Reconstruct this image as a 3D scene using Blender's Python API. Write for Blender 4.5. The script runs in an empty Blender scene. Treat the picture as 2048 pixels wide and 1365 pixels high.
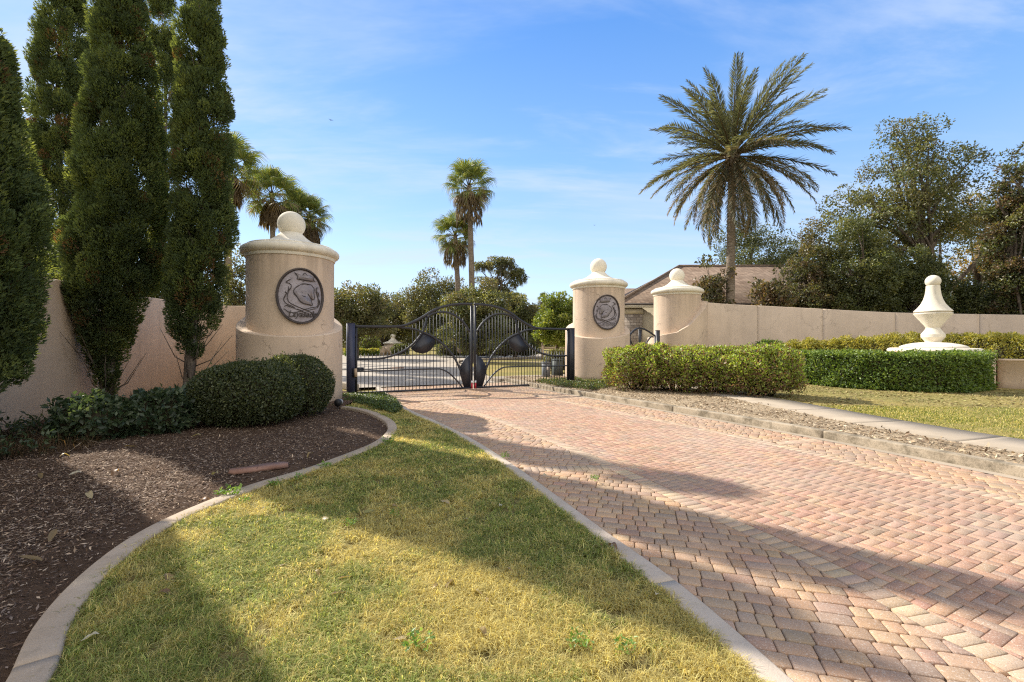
import bpy, math
import numpy as np
from mathutils import Vector, Matrix, noise as mnoise

rng = np.random.default_rng(11)
F, HC = 910.0, 1.55          # focal length in photo pixels, camera height
SUN = np.array([-0.809, 0.588]); SUN_EL = math.radians(37.5)
scene = bpy.context.scene
COL = scene.collection

def G(u, v, z=0.0):
    Y = F * (HC - z) / (v - 682.5)
    return ((u - 1024) / F * Y, Y)
def at(u, Y):
    return ((u - 1024) / F * Y, Y)
def zat(v, Y):
    return HC + (682.5 - v) / F * Y

# ------------------------------------------------------------------ objects
def tag(o, label=None, cat=None, group=None, kind=None):
    if label: o['label'] = label
    if cat: o['category'] = cat
    if group: o['group'] = group
    if kind: o['kind'] = kind
    return o
def thing(name, label, cat, loc=(0, 0, 0), rz=0.0, group=None):
    o = bpy.data.objects.new(name, None); COL.objects.link(o)
    o.empty_display_size = 0.2
    o.location = loc; o.rotation_euler = (0, 0, rz)
    return tag(o, label, cat, group, 'thing')
def link(name, me, parent=None):
    o = bpy.data.objects.new(name, me); COL.objects.link(o)
    if parent is not None: o.parent = parent
    return o
def mesh_np(name, V, faces, mat=None, col=None, smooth=False):
    """faces: list of int arrays (n,k) or list of lists"""
    V = np.asarray(V, dtype=np.float32).reshape(-1, 3)
    if isinstance(faces, np.ndarray): faces = [faces]
    if len(faces) and not isinstance(faces[0], np.ndarray):
        tot = np.array([len(f) for f in faces], dtype=np.int32)
        flat = np.fromiter((i for f in faces for i in f), dtype=np.int32)
    else:
        faces = [f for f in faces if len(f)]
        tot = np.concatenate([np.full(len(f), f.shape[1], np.int32) for f in faces])
        flat = np.concatenate([f.reshape(-1) for f in faces]).astype(np.int32)
    me = bpy.data.meshes.new(name)
    me.vertices.add(len(V)); me.vertices.foreach_set('co', V.reshape(-1))
    me.loops.add(len(flat)); me.loops.foreach_set('vertex_index', flat)
    me.polygons.add(len(tot))
    st = np.zeros(len(tot), np.int32); st[1:] = np.cumsum(tot)[:-1]
    me.polygons.foreach_set('loop_start', st); me.polygons.foreach_set('loop_total', tot)
    if smooth: me.polygons.foreach_set('use_smooth', np.ones(len(tot), bool))
    if col is not None:
        c = np.ones((len(V), 4), np.float32); c[:, :3] = np.clip(col, 0, 1)
        a = me.color_attributes.new('col', 'FLOAT_COLOR', 'POINT'); a.data.foreach_set('color', c.reshape(-1))
    me.update(calc_edges=True); me.validate()
    if mat: me.materials.append(mat)
    return me
def part(name, V, faces, mat, parent=None, col=None, smooth=False):
    return link(name, mesh_np(name, V, faces, mat, col, smooth), parent)
def dup(root):
    r = root.copy(); COL.objects.link(r)
    for ch in root.children:
        c = ch.copy(); COL.objects.link(c); c.parent = r
        for g in ch.children:
            d = g.copy(); COL.objects.link(d); d.parent = c
    return r

class MB:
    """collects polygons of one mesh"""
    def __init__(s): s.V = []; s.Fs = []
    def add(s, V, Fs):
        b = len(s.V); s.V.extend([tuple(map(float, v)) for v in V]); s.Fs.extend([[b + i for i in f] for f in Fs])
    def box(s, x0, x1, y0, y1, z0, z1):
        s.add([(x0,y0,z0),(x1,y0,z0),(x1,y1,z0),(x0,y1,z0),(x0,y0,z1),(x1,y0,z1),(x1,y1,z1),(x0,y1,z1)],
              [(0,3,2,1),(4,5,6,7),(0,1,5,4),(1,2,6,5),(2,3,7,6),(3,0,4,7)])
    def lathe(s, prof, n=64, c=(0, 0), close=True):
        V = []; Fs = []
        for (r, z) in prof:
            for k in range(n):
                a = 2 * math.pi * k / n; V.append((c[0] + r * math.cos(a), c[1] + r * math.sin(a), z))
        for i in range(len(prof) - 1):
            for k in range(n):
                k2 = (k + 1) % n
                Fs.append((i*n+k, i*n+k2, (i+1)*n+k2, (i+1)*n+k))
        if close:
            Fs.append(tuple(reversed(range(n)))); Fs.append(tuple(range((len(prof)-1)*n, len(prof)*n)))
        s.add(V, Fs)
    def tube(s, pts, rad, n=8):
        pts = [Vector(p) for p in pts]
        if not hasattr(rad, '__len__'): rad = [rad] * len(pts)
        V = []; Fs = []
        up = None
        for i, p in enumerate(pts):
            t = (pts[min(i+1, len(pts)-1)] - pts[max(i-1, 0)]).normalized()
            if up is None:
                up = Vector((0, 0, 1)) if abs(t.z) < .9 else Vector((1, 0, 0))
            a = t.cross(up)
            if a.length < 1e-4: a = t.orthogonal()
            a.normalize(); b = a.cross(t).normalized(); up = b
            for k in range(n):
                w = 2 * math.pi * k / n
                V.append(p + a * (rad[i] * math.cos(w)) + b * (rad[i] * math.sin(w)))
        for i in range(len(pts) - 1):
            for k in range(n):
                k2 = (k + 1) % n
                Fs.append((i*n+k, i*n+k2, (i+1)*n+k2, (i+1)*n+k))
        Fs.append(tuple(reversed(range(n)))); Fs.append(tuple(range((len(pts)-1)*n, len(pts)*n)))
        s.add(V, Fs)
    def flatbar(s, pts, w, d, y0=0.0):
        """bar swept along a polyline in the local x/z plane, w wide in plane, d deep in y"""
        P = np.array(pts, float); T = np.gradient(P, axis=0); T /= np.linalg.norm(T, axis=1)[:, None] + 1e-9
        N = np.stack([-T[:, 1], T[:, 0]], 1)
        V = []; Fs = []
        for p, q in zip(P, N):
            a = p + q * w / 2; b = p - q * w / 2
            V += [(a[0], y0 - d/2, a[1]), (b[0], y0 - d/2, b[1]), (b[0], y0 + d/2, b[1]), (a[0], y0 + d/2, a[1])]
        m = len(P)
        for i in range(m - 1):
            for k in range(4):
                k2 = (k + 1) % 4
                Fs.append((i*4+k, i*4+k2, (i+1)*4+k2, (i+1)*4+k))
        Fs.append((3, 2, 1, 0)); e = (m-1)*4; Fs.append((e, e+1, e+2, e+3))
        s.add(V, Fs)
    def plate(s, pts, d, y0=0.0):
        n = len(pts)
        V = [(p[0], y0 - d/2, p[1]) for p in pts] + [(p[0], y0 + d/2, p[1]) for p in pts]
        Fs = [tuple(range(n)), tuple(reversed(range(n, 2*n)))] + [(i, i+n, (i+1) % n + n, (i+1) % n) for i in range(n)]
        s.add(V, Fs)
    def build(s, name, mat, parent=None, smooth=False, col=None):
        me = mesh_np(name, np.array(s.V), s.Fs, mat, col, smooth)
        if smooth == 'auto': me.polygons.foreach_set('use_smooth', np.ones(len(me.polygons), bool))
        o = link(name, me, parent)
        return o
def smooth_auto(o, ang=35):
    me = o.data
    me.polygons.foreach_set('use_smooth', np.ones(len(me.polygons), bool))
    try: me.set_sharp_from_angle(angle=math.radians(ang))
    except Exception: pass
    return o

def catmull(pts, step=0.1):
    P = np.array(pts, float)
    P = np.vstack([2*P[0]-P[1], P, 2*P[-1]-P[-2]])
    out = []
    for i in range(1, len(P) - 2):
        n = max(2, int(np.linalg.norm(P[i+1] - P[i]) / step))
        for t in np.linspace(0, 1, n, endpoint=False):
            a, b, c, d = P[i-1], P[i], P[i+1], P[i+2]
            out.append(.5*((2*b) + (c-a)*t + (2*a-5*b+4*c-d)*t*t + (-a+3*b-3*c+d)*t**3))
    out.append(P[-2]); out = np.array(out)
    # resample by arclength
    s = np.r_[0, np.cumsum(np.linalg.norm(np.diff(out, axis=0), axis=1))]
    m = max(2, int(s[-1] / step) + 1); q = np.linspace(0, s[-1], m)
    return np.stack([np.interp(q, s, out[:, k]) for k in range(out.shape[1])], 1)
def smooth_poly(P, it=4):
    P = P.copy()
    for _ in range(it): P[1:-1] = .25*P[:-2] + .5*P[1:-1] + .25*P[2:]
    return P
def tangents(P):
    T = np.gradient(P[:, :2], axis=0); return T / (np.linalg.norm(T, axis=1)[:, None] + 1e-9)
def offset(P, d):
    """positive d = to the right of the travel direction"""
    T = tangents(P); return P[:, :2] + np.stack([T[:, 1], -T[:, 0]], 1) * d
def inside(poly, x, y):
    poly = np.asarray(poly); r = np.zeros(x.shape, bool); n = len(poly); j = n - 1
    for i in range(n):
        xi, yi = poly[i]; xj, yj = poly[j]
        if yi != yj:
            c = ((yi > y) != (yj > y)) & (x < (xj - xi) * (y - yi) / (yj - yi) + xi); r ^= c
        j = i
    return r
class VNoise:
    def __init__(s, seed, n=128): s.g = np.random.default_rng(seed).random((n, n)); s.n = n
    def __call__(s, x, y, sc=1.0):
        x = np.asarray(x) * sc; y = np.asarray(y) * sc
        ix = np.floor(x).astype(int); iy = np.floor(y).astype(int); fx = x - ix; fy = y - iy
        fx = fx*fx*(3-2*fx); fy = fy*fy*(3-2*fy); n = s.n
        g = lambda a, b: s.g[a % n, b % n]
        return (g(ix,iy)*(1-fx)+g(ix+1,iy)*fx)*(1-fy)+(g(ix,iy+1)*(1-fx)+g(ix+1,iy+1)*fx)*fy
def region(name, poly, cell, mat, zf=None, z=0.0):
    """a gridded sheet over a polygon"""
    poly = np.asarray(poly); x0, y0 = poly.min(0); x1, y1 = poly.max(0)
    nx = int((x1-x0)/cell)+1; ny = int((y1-y0)/cell)+1
    gx = x0 + np.arange(nx+1)*cell; gy = y0 + np.arange(ny+1)*cell
    X, Y = np.meshgrid(gx, gy, indexing='ij')
    Z = np.full(X.shape, z) if zf is None else zf(X, Y)
    cx = (gx[:-1]+cell/2)[:, None] + 0*gy[None, :-1]; cy = (gy[:-1]+cell/2)[None, :] + 0*gx[:-1, None]
    m = inside(poly, cx, cy); I, J = np.nonzero(m); s = ny+1
    Fq = np.stack([I*s+J, (I+1)*s+J, (I+1)*s+J+1, I*s+J+1], 1)
    used, inv = np.unique(Fq.reshape(-1), return_inverse=True)
    V = np.stack([X, Y, Z], -1).reshape(-1, 3)[used]
    o = part(name, V, [inv.reshape(-1, 4)], mat, smooth=True)
    return o
def strip(name, P, w0, w1, prof_z, mat, thick=0.1, joints=None):
    """kerb-like bar: path P, left offset w0 to right offset w1, top at prof_z, bottom -0.1, rounded upper edges"""
    r = 0.015
    offs = [(w0, -.1), (w0, prof_z - r), (w0 + r*.3, prof_z - r*.3), (w0 + r, prof_z), (w1 - r, prof_z), (w1 - r*.3, prof_z - r*.3), (w1, prof_z - r), (w1, -.1)]
    rows = [np.c_[offset(P, d), np.full(len(P), zz)] for d, zz in offs]
    k = len(offs); A = np.stack(rows, 1); T = tangents(P); n = len(P); m = MB()
    cuts = [0, n-1] if not joints else sorted(set([0] + list(range(joints[1], n-2, joints[0])) + [n-1]))
    for c0, c1 in zip(cuts[:-1], cuts[1:]):
        B = A[c0:c1+1].copy(); q_ = len(B)
        if c0: B[0, :, :2] += T[c0]*.004
        if c1 < n-1: B[-1, :, :2] -= T[c1]*.004
        Fs = []
        for i in range(q_ - 1):
            for q in range(k - 1): Fs.append((i*k+q, (i+1)*k+q, (i+1)*k+q+1, i*k+q+1))
        Fs.append(tuple(range(k))); Fs.append(tuple(reversed(range((q_-1)*k, q_*k))))
        m.add(B.reshape(-1, 3), Fs)
    return m.build(name, mat)

# ------------------------------------------------------------------ materials
class NT:
    def __init__(s, name):
        s.m = bpy.data.materials.new(name); s.m.use_nodes = True; s.t = s.m.node_tree; s.t.nodes.clear()
        s.out = s.n('ShaderNodeOutputMaterial'); s._pos = None
    def n(s, ty, **kw):
        nd = s.t.nodes.new(ty)
        for k, v in kw.items():
            if k.startswith('i_'):
                key = k[2:]; key = int(key) if key.isdigit() else key.replace('_', ' ')
                s.set(nd, key, v)
            else: setattr(nd, k, v)
        return nd
    def set(s, nd, key, v):
        if isinstance(v, bpy.types.NodeSocket): s.t.links.new(v, nd.inputs[key])
        else:
            if isinstance(v, tuple) and len(v) == 3 and nd.inputs[key].type == 'RGBA': v = (*v, 1)
            nd.inputs[key].default_value = v
    def pos(s):
        if s._pos is None: s._pos = s.n('ShaderNodeNewGeometry').outputs['Position']
        return s._pos
    def mapv(s, v, sc=(1, 1, 1), rot=(0, 0, 0)):
        return s.n('ShaderNodeMapping', i_Vector=v, i_Scale=sc, i_Rotation=rot).outputs[0]
    def noise(s, scale, detail=4, rough=.55, v=None, dist=0.0, col=False):
        nd = s.n('ShaderNodeTexNoise', i_Vector=v if v is not None else s.pos(), i_Scale=scale, i_Detail=detail, i_Roughness=rough, i_Distortion=dist)
        return nd.outputs['Color' if col else 'Fac']
    def ramp(s, fac, stops, interp='LINEAR'):
        nd = s.n('ShaderNodeValToRGB', i_Fac=fac); cr = nd.color_ramp; cr.interpolation = interp
        while len(cr.elements) < len(stops): cr.elements.new(.5)
        for e, (p, c) in zip(cr.elements, stops):
            e.position = p; e.color = (c, c, c, 1) if not hasattr(c, '__len__') else (*c[:3], 1)
        return nd.outputs[0]
    def mix(s, fac, a, b, mode='MIX'):
        nd = s.n('ShaderNodeMix', data_type='RGBA', blend_type=mode)
        for key, v in (('Factor', fac), ('A', a), ('B', b)):
            soc = [i for i in nd.inputs if i.name == key and (i.type == 'RGBA' if key != 'Factor' else i.type == 'VALUE')][0]
            if isinstance(v, bpy.types.NodeSocket): s.t.links.new(v, soc)
            else: soc.default_value = ((*v, 1) if hasattr(v, '__len__') else v)
        return [o for o in nd.outputs if o.type == 'RGBA'][0]
    def math(s, op, a, b=0.0, clamp=False):
        nd = s.n('ShaderNodeMath', operation=op, use_clamp=clamp); s.set(nd, 0, a); s.set(nd, 1, b); return nd.outputs[0]
    def attr(s, name='col'):
        return s.n('ShaderNodeAttribute', attribute_name=name).outputs['Color']
    def bump(s, h, strength=.3, dist=.01):
        return s.n('ShaderNodeBump', i_Height=h, i_Strength=strength, i_Distance=dist).outputs[0]
    def pbr(s, color, rough=.8, normal=None, metal=0.0, spec=.5):
        b = s.n('ShaderNodeBsdfPrincipled'); s.set(b, 'Base Color', color); s.set(b, 'Roughness', rough)
        b.inputs['Metallic'].default_value = metal; b.inputs['Specular IOR Level'].default_value = spec
        if normal is not None: s.set(b, 'Normal', normal)
        return b.outputs[0]
    def fin(s, sh): s.t.links.new(sh, s.out.inputs['Surface']); return s.m

def stucco(name, base, crack=.6, stain=.35, drip=0.0):
    t = NT(name); p = t.pos()
    big = t.noise(.9, 5, .6); c = t.mix(t.ramp(big, [(.3, 0), (.7, 1)]), tuple(x*.86 for x in base), tuple(min(1, x*1.08) for x in base))
    st = t.noise(1.0, 4, .6, t.mapv(p, (2.6, 2.6, .35)))
    c = t.mix(t.math('MULTIPLY', t.ramp(st, [(.52, 0), (.75, 1)]), stain), c, tuple(x*.55 for x in base))
    st2 = t.noise(1.0, 5, .7, t.mapv(p, (9, 9, .5)))
    c = t.mix(t.math('MULTIPLY', t.ramp(st2, [(.5, 0), (.72, 1)]), stain*.55), c, tuple(x*.6 for x in base))
    c = t.mix(t.math('MULTIPLY', t.ramp(t.noise(3.4, 6, .7), [(.5, 0), (.7, 1)]), stain*.5), c, tuple(min(1, x*1.22) for x in base))
    zc_ = t.n('ShaderNodeSeparateXYZ', i_Vector=p).outputs[2]
    zz_ = t.math('ADD', zc_, t.math('MULTIPLY', t.noise(4, 4, .7), -.25))
    c = t.mix(t.math('MULTIPLY', t.ramp(zz_, [(0.0, 1), (.16, 0)]), .6), c, (.26, .19, .13))
    if drip:
        st3 = t.noise(1.0, 4, .6, t.mapv(p, (7, 7, .25)))
        top_ = t.n('ShaderNodeMapRange', i_0=zc_); top_.inputs[1].default_value = 2.5; top_.inputs[2].default_value = 3.6
        c = t.mix(t.math('MULTIPLY', t.math('MULTIPLY', t.ramp(st3, [(.42, 0), (.62, 1)]), top_.outputs[0]), drip), c, tuple(x*.42 for x in base))
    fine = t.noise(70, 3, .7)
    c = t.mix(t.math('MULTIPLY', t.ramp(fine, [(.35, 1), (.6, 0)]), .25), c, tuple(x*.75 for x in base))
    wob = t.n('ShaderNodeVectorMath', operation='ADD'); t.set(wob, 0, p)
    sc = t.n('ShaderNodeVectorMath', operation='SCALE'); t.set(sc, 0, t.noise(1.7, 5, .65, col=True)); sc.inputs['Scale'].default_value = 1.1
    t.t.links.new(sc.outputs[0], wob.inputs[1])
    vo = t.n('ShaderNodeTexVoronoi', feature='DISTANCE_TO_EDGE', i_Vector=wob.outputs[0], i_Scale=.75)
    ln = t.ramp(vo.outputs['Distance'], [(0.0, 1), (.006, .7), (.012, 0)])
    msk = t.ramp(t.noise(.8, 2, .5, t.mapv(p, (1, 1, 1.3))), [(.5, 0), (.56, 1)])
    ck = t.math('MULTIPLY', t.math('MULTIPLY', ln, msk), crack)
    c = t.mix(ck, c, tuple(x*.35 for x in base))
    h = t.math('ADD', t.math('MULTIPLY', fine, .5), t.math('MULTIPLY', t.noise(22, 3, .6), .5))
    h = t.math('SUBTRACT', h, t.math('MULTIPLY', ck, .6))
    return t.fin(t.pbr(c, .92, t.bump(h, .35, .012), spec=.25))
def simple(name, c1, c2, scale=4, rough=.7, bump=.2, bscale=40, metal=0.0, spec=.4, bdist=.01):
    t = NT(name); n1 = t.noise(scale, 5, .6)
    c = t.mix(t.ramp(n1, [(.3, 0), (.7, 1)]), c1, c2)
    return t.fin(t.pbr(c, rough, t.bump(t.noise(bscale, 4, .65), bump, bdist), metal, spec))
def leaf_mat(name, trans=.35, rough=.5, tint=(1.25, 1.2, .55), spec=.35):
    t = NT(name); c = t.attr()
    geo = t.n('ShaderNodeNewGeometry')
    b = t.pbr(c, rough, spec=spec)
    tr = t.n('ShaderNodeBsdfTranslucent'); t.set(tr, 'Color', t.mix(1.0, c, tint, 'MULTIPLY'))
    mx = t.n('ShaderNodeMixShader'); mx.inputs[0].default_value = trans
    t.t.links.new(b, mx.inputs[1]); t.t.links.new(tr.outputs[0], mx.inputs[2])
    return t.fin(mx.outputs[0])
M = {}
M['stucco'] = stucco('stucco_tan', (.65, .505, .375), .7, .32, .5)
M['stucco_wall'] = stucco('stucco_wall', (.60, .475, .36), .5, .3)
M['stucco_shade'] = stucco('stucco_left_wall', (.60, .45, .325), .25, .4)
M['cream'] = stucco('cast_stone_cream', (.80, .73, .60), .2, .55)
M['white_stone'] = stucco('cast_stone_white', (.76, .69, .57), .15, .7)
M['metal'] = simple('dark_painted_metal', (.016, .017, .024), (.026, .027, .036), 3, .42, .08, 90, 0, .5)
M['metal_post'] = simple('blue_black_painted_steel', (.035, .04, .075), (.05, .055, .10), 2.5, .45, .06, 80, 0, .5)
M['red'] = simple('red_reflective_tape', (.45, .02, .04), (.5, .03, .05), 8, .4, .02)
M['white'] = simple('white_reflective_tape', (.75, .75, .75), (.8, .8, .8), 8, .4, .02)
M['tan_plastic'] = simple('tan_plastic', (.45, .33, .22), (.5, .37, .25), 5, .5, .05)
M['bronze'] = None
t = NT('weathered_bronze'); n1 = t.noise(5, 6, .65); n2 = t.noise(30, 4, .6)
c = t.mix(t.ramp(n1, [(.35, 0), (.65, 1)]), (.27, .235, .245), (.40, .36, .385))
c = t.mix(t.ramp(n2, [(.5, 0), (.75, .4)]), c, (.12, .09, .075))
M['bronze'] = t.fin(t.pbr(c, .5, t.bump(n2, .35, .01), .35, .5))
M['bronze_dark'] = simple('dark_bronze', (.05, .04, .036), (.10, .08, .075), 9, .5, .15, 50, .35)
M['bronze_light'] = simple('worn_bronze', (.20, .175, .19), (.29, .26, .27), 9, .45, .2, 60, .35)
t = NT('concrete_kerb'); p = t.pos()
c = t.mix(t.ramp(t.noise(2.2, 5, .6), [(.3, 0), (.7, 1)]), (.33, .255, .185), (.46, .365, .275))
c = t.mix(t.ramp(t.noise(160, 2, .5), [(.55, 0), (.7, .4)]), c, (.55, .48, .40))
c = t.mix(t.ramp(t.noise(9, 5, .7), [(.58, 0), (.8, .55)]), c, (.16, .14, .10))
c = t.mix(t.ramp(t.noise(.6, 3, .6), [(.5, 0), (.72, .32)]), c, (.19, .23, .13))
M['concrete'] = t.fin(t.pbr(c, .9, t.bump(t.noise(60, 4, .7), .35, .01), spec=.2))
t = NT('ribbon_concrete'); p = t.pos()
c = t.mix(t.ramp(t.noise(2.2, 5, .6), [(.3, 0), (.7, 1)]), (.42, .345, .275), (.54, .455, .37))
c = t.mix(t.ramp(t.noise(160, 2, .5), [(.55, 0), (.7, .4)]), c, (.55, .48, .40))
c = t.mix(t.ramp(t.noise(9, 5, .7), [(.58, 0), (.8, .55)]), c, (.16, .14, .10))
c = t.mix(t.ramp(t.noise(.6, 3, .6), [(.5, 0), (.72, .32)]), c, (.19, .23, .13))
M['ribbon'] = t.fin(t.pbr(c, .9, t.bump(t.noise(60, 4, .7), .35, .01), spec=.2))
t = NT('stained_kerb'); p = t.pos()
c = t.mix(t.ramp(t.noise(1.6, 5, .6), [(.3, 0), (.7, 1)]), (.32, .26, .185), (.50, .42, .315))
c = t.mix(t.ramp(t.noise(3.2, 6, .75), [(.42, 0), (.62, .85)]), c, (.11, .09, .06))
c = t.mix(t.ramp(t.noise(40, 3, .7), [(.5, 0), (.75, .5)]), c, (.2, .16, .11))
M['kerb'] = t.fin(t.pbr(c, .92, t.bump(t.noise(45, 4, .7), .5, .015), spec=.2))
t = NT('sidewalk_concrete')
c = t.mix(t.ramp(t.noise(1.0, 5, .65), [(.3, 0), (.7, 1)]), (.28, .235, .18), (.40, .335, .26))
c = t.mix(t.ramp(t.noise(3, 6, .75), [(.55, 0), (.75, .5)]), c, (.27, .23, .18))
M['sidewalk'] = t.fin(t.pbr(c, .9, t.bump(t.noise(80, 3, .7), .3, .008), spec=.2))
t = NT('paver_brick'); c = t.attr()
c = t.mix(t.ramp(t.noise(130, 2, .6), [(.56, 0), (.66, .55)]), c, (.66, .58, .50))
c = t.mix(t.ramp(t.noise(95, 3, .6), [(.32, .45), (.45, 0)]), c, (.13, .09, .075))
c = t.mix(t.ramp(t.noise(.9, 5, .65), [(.42, 0), (.72, .42)]), c, (.22, .16, .125))
c = t.mix(t.ramp(t.noise(2.6, 6, .75), [(.56, 0), (.74, .45)]), c, (.15, .12, .10))
c = t.mix(t.ramp(t.noise(.45, 4, .6), [(.45, 0), (.7, .25)]), c, (.56, .48, .40))
M['paver'] = t.fin(t.pbr(c, .85, t.bump(t.noise(140, 3, .7), .45, .006), spec=.25))
M['joint'] = simple('joint_sand', (.20, .155, .10), (.30, .235, .165), 6, .95, .4, 60)
t = NT('lawn_soil')
c = t.mix(t.ramp(t.noise(2.5, 6, .7), [(.3, 0), (.7, 1)]), (.10, .085, .035), (.20, .16, .065))
c = t.mix(t.ramp(t.noise(14, 5, .7), [(.45, 0), (.7, 1)]), c, (.27, .21, .09))
M['lawn'] = t.fin(t.pbr(c, .95, t.bump(t.noise(30, 5, .7), .8, .03), spec=.1))
t = NT('mulch_soil')
c = t.mix(t.ramp(t.noise(3, 6, .7), [(.3, 0), (.7, 1)]), (.065, .040, .026), (.14, .088, .056))
c = t.mix(t.ramp(t.noise(40, 5, .7), [(.5, 0), (.7, .8)]), c, (.16, .11, .08))
M['mulch'] = t.fin(t.pbr(c, .95, t.bump(t.noise(25, 6, .75), 1.0, .04), spec=.1))
t = NT('litter_soil')
c = t.mix(t.ramp(t.noise(2, 6, .7), [(.3, 0), (.7, 1)]), (.24, .18, .115), (.42, .33, .22))
c = t.mix(t.ramp(t.noise(22, 5, .7), [(.45, 0), (.7, .8)]), c, (.50, .40, .28))
M['litter'] = t.fin(t.pbr(c, .95, t.bump(t.noise(25, 6, .75), .9, .03), spec=.1))
t = NT('far_lawn')
c = t.mix(t.ramp(t.noise(.35, 6, .65), [(.35, 0), (.65, 1)]), (.30, .23, .075), (.17, .165, .05))
c = t.mix(t.ramp(t.noise(9, 5, .7), [(.4, 0), (.7, .7)]), c, (.36, .28, .12))
M['farlawn'] = t.fin(t.pbr(c, .95, t.bump(t.noise(18, 5, .7), .7, .04), spec=.1))
t = NT('grey_street')
c = t.mix(t.ramp(t.noise(.5, 6, .65), [(.3, 0), (.7, 1)]), (.33, .285, .23), (.44, .385, .315))
c = t.mix(t.ramp(t.noise(50, 3, .7), [(.5, 0), (.7, .35)]), c, (.25, .22, .2))
M['street'] = t.fin(t.pbr(c, .9, t.bump(t.noise(60, 3, .7), .3, .01), spec=.2))
t = NT('bark'); p = t.mapv(t.pos(), (1, 1, .25))
c = t.mix(t.ramp(t.noise(14, 6, .7, p), [(.35, 0), (.65, 1)]), (.055, .042, .032), (.19, .15, .115))
c = t.mix(t.ramp(t.noise(5, 4, .6), [(.58, 0), (.7, .7)]), c, (.30, .29, .26))
M['bark'] = t.fin(t.pbr(c, .95, t.bump(t.noise(26, 5, .7, p), 1.0, .03), spec=.15))
t = NT('palm_bark'); p = t.mapv(t.pos(), (1, 1, 4))
c = t.mix(t.ramp(t.noise(6, 5, .7, p), [(.35, 0), (.65, 1)]), (.11, .085, .06), (.32, .26, .20))
M['palmbark'] = t.fin(t.pbr(c, .95, t.bump(t.noise(8, 5, .7, p), 1.0, .06), spec=.15))
M['leaf'] = leaf_mat('broad_leaf', .42, .42, (1.45, 1.35, .6), spec=.5)
M['needle'] = leaf_mat('cypress_foliage', .46, .6, (1.7, 1.5, .5), spec=.2)
M['palmleaf'] = leaf_mat('palm_leaf', .38, .6, (1.35, 1.3, .6), spec=.22)
M['grass'] = leaf_mat('grass_blade', .5, .6, (1.25, 1.12, .6), spec=.2)
M['chip'] = leaf_mat('bark_chip', .0, .85, spec=.2)
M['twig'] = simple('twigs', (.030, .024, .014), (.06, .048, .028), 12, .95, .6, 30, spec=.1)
t = NT('shingles'); ob = t.n('ShaderNodeTexCoord').outputs['Object']
sep = t.n('ShaderNodeSeparateXYZ', i_Vector=ob); cx = t.math('ADD', sep.outputs[0], t.math('MULTIPLY', sep.outputs[1], .8))
cmb = t.n('ShaderNodeCombineXYZ', i_X=cx, i_Y=t.math('MULTIPLY', sep.outputs[2], 2.0))
bk = t.n('ShaderNodeTexBrick', i_Vector=cmb.outputs[0], i_Scale=2.2, i_Color1=(.17, .115, .08), i_Color2=(.30, .215, .155), i_Mortar=(.07, .05, .04))
bk.inputs['Mortar Size'].default_value = .03; bk.inputs['Brick Width'].default_value = .55; bk.inputs['Row Height'].default_value = .45
c = t.mix(t.ramp(t.noise(1.3, 5, .6), [(.35, 0), (.7, .5)]), bk.outputs[0], (.26, .20, .15))
M['shingle'] = t.fin(t.pbr(c, .95, t.bump(bk.outputs[1], -.6, .03), spec=.15))
t = NT('stacked_stone'); ob = t.n('ShaderNodeTexCoord').outputs['Object']
sep = t.n('ShaderNodeSeparateXYZ', i_Vector=ob); cmb = t.n('ShaderNodeCombineXYZ', i_X=sep.outputs[0], i_Y=sep.outputs[2])
bk = t.n('ShaderNodeTexBrick', i_Vector=cmb.outputs[0], i_Scale=2.6, i_Color1=(.20, .17, .145), i_Color2=(.40, .345, .29), i_Mortar=(.09, .075, .065))
bk.inputs['Mortar Size'].default_value = .03; bk.inputs['Brick Width'].default_value = .9; bk.inputs['Row Height'].default_value = .4
c = t.mix(t.ramp(t.noise(6, 4, .6), [(.4, 0), (.7, .6)]), bk.outputs[0], (.30, .24, .19))
M['stone'] = t.fin(t.pbr(c, .95, t.bump(bk.outputs[1], -1, .05), spec=.15))
M['trim'] = simple('white_trim', (.62, .58, .50), (.7, .66, .58), 3, .6, .05)
M['gutter'] = simple('dark_gutter', (.04, .03, .025), (.06, .045, .035), 3, .6, .05)
M['house'] = simple('house_stucco', (.42, .37, .27), (.48, .42, .31), 2, .9, .3, 60)
M['utility'] = simple('grey_utility_box', (.10, .11, .12), (.15, .155, .16), 3, .55, .1)
M['utility_green'] = simple('dark_green_utility_box', (.035, .045, .04), (.06, .07, .06), 3, .6, .1)
M['board'] = simple('red_brown_board', (.22, .115, .08), (.33, .19, .14), 6, .85, .5, 40)
M['black'] = simple('black_plastic', (.012, .012, .013), (.02, .02, .022), 6, .5, .1)
M['lens'] = simple('lamp_lens', (.30, .31, .32), (.4, .4, .42), 6, .2, .02)
M['bird'] = simple('bird_feathers', (.02, .02, .022), (.05, .05, .05), 9, .8, .1)
SKY_STR = .15; SUN_STR = 4.2; EXPOSURE = .97; CLOUD = (2.55, 2.95, 3.75); FILL_CLOUD = (6.1, 5.7, 5.05)
# ================================================================== GROUND AND ROAD
vn = [VNoise(i) for i in range(8)]
def ST(o): return tag(o, kind='structure')

gm = MB(); gm.add([(-700, -200, -.12), (700, -200, -.12), (700, 900, -.12), (-700, 900, -.12)], [(0, 1, 2, 3)])
ST(gm.build('ground', M['farlawn']))

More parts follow.
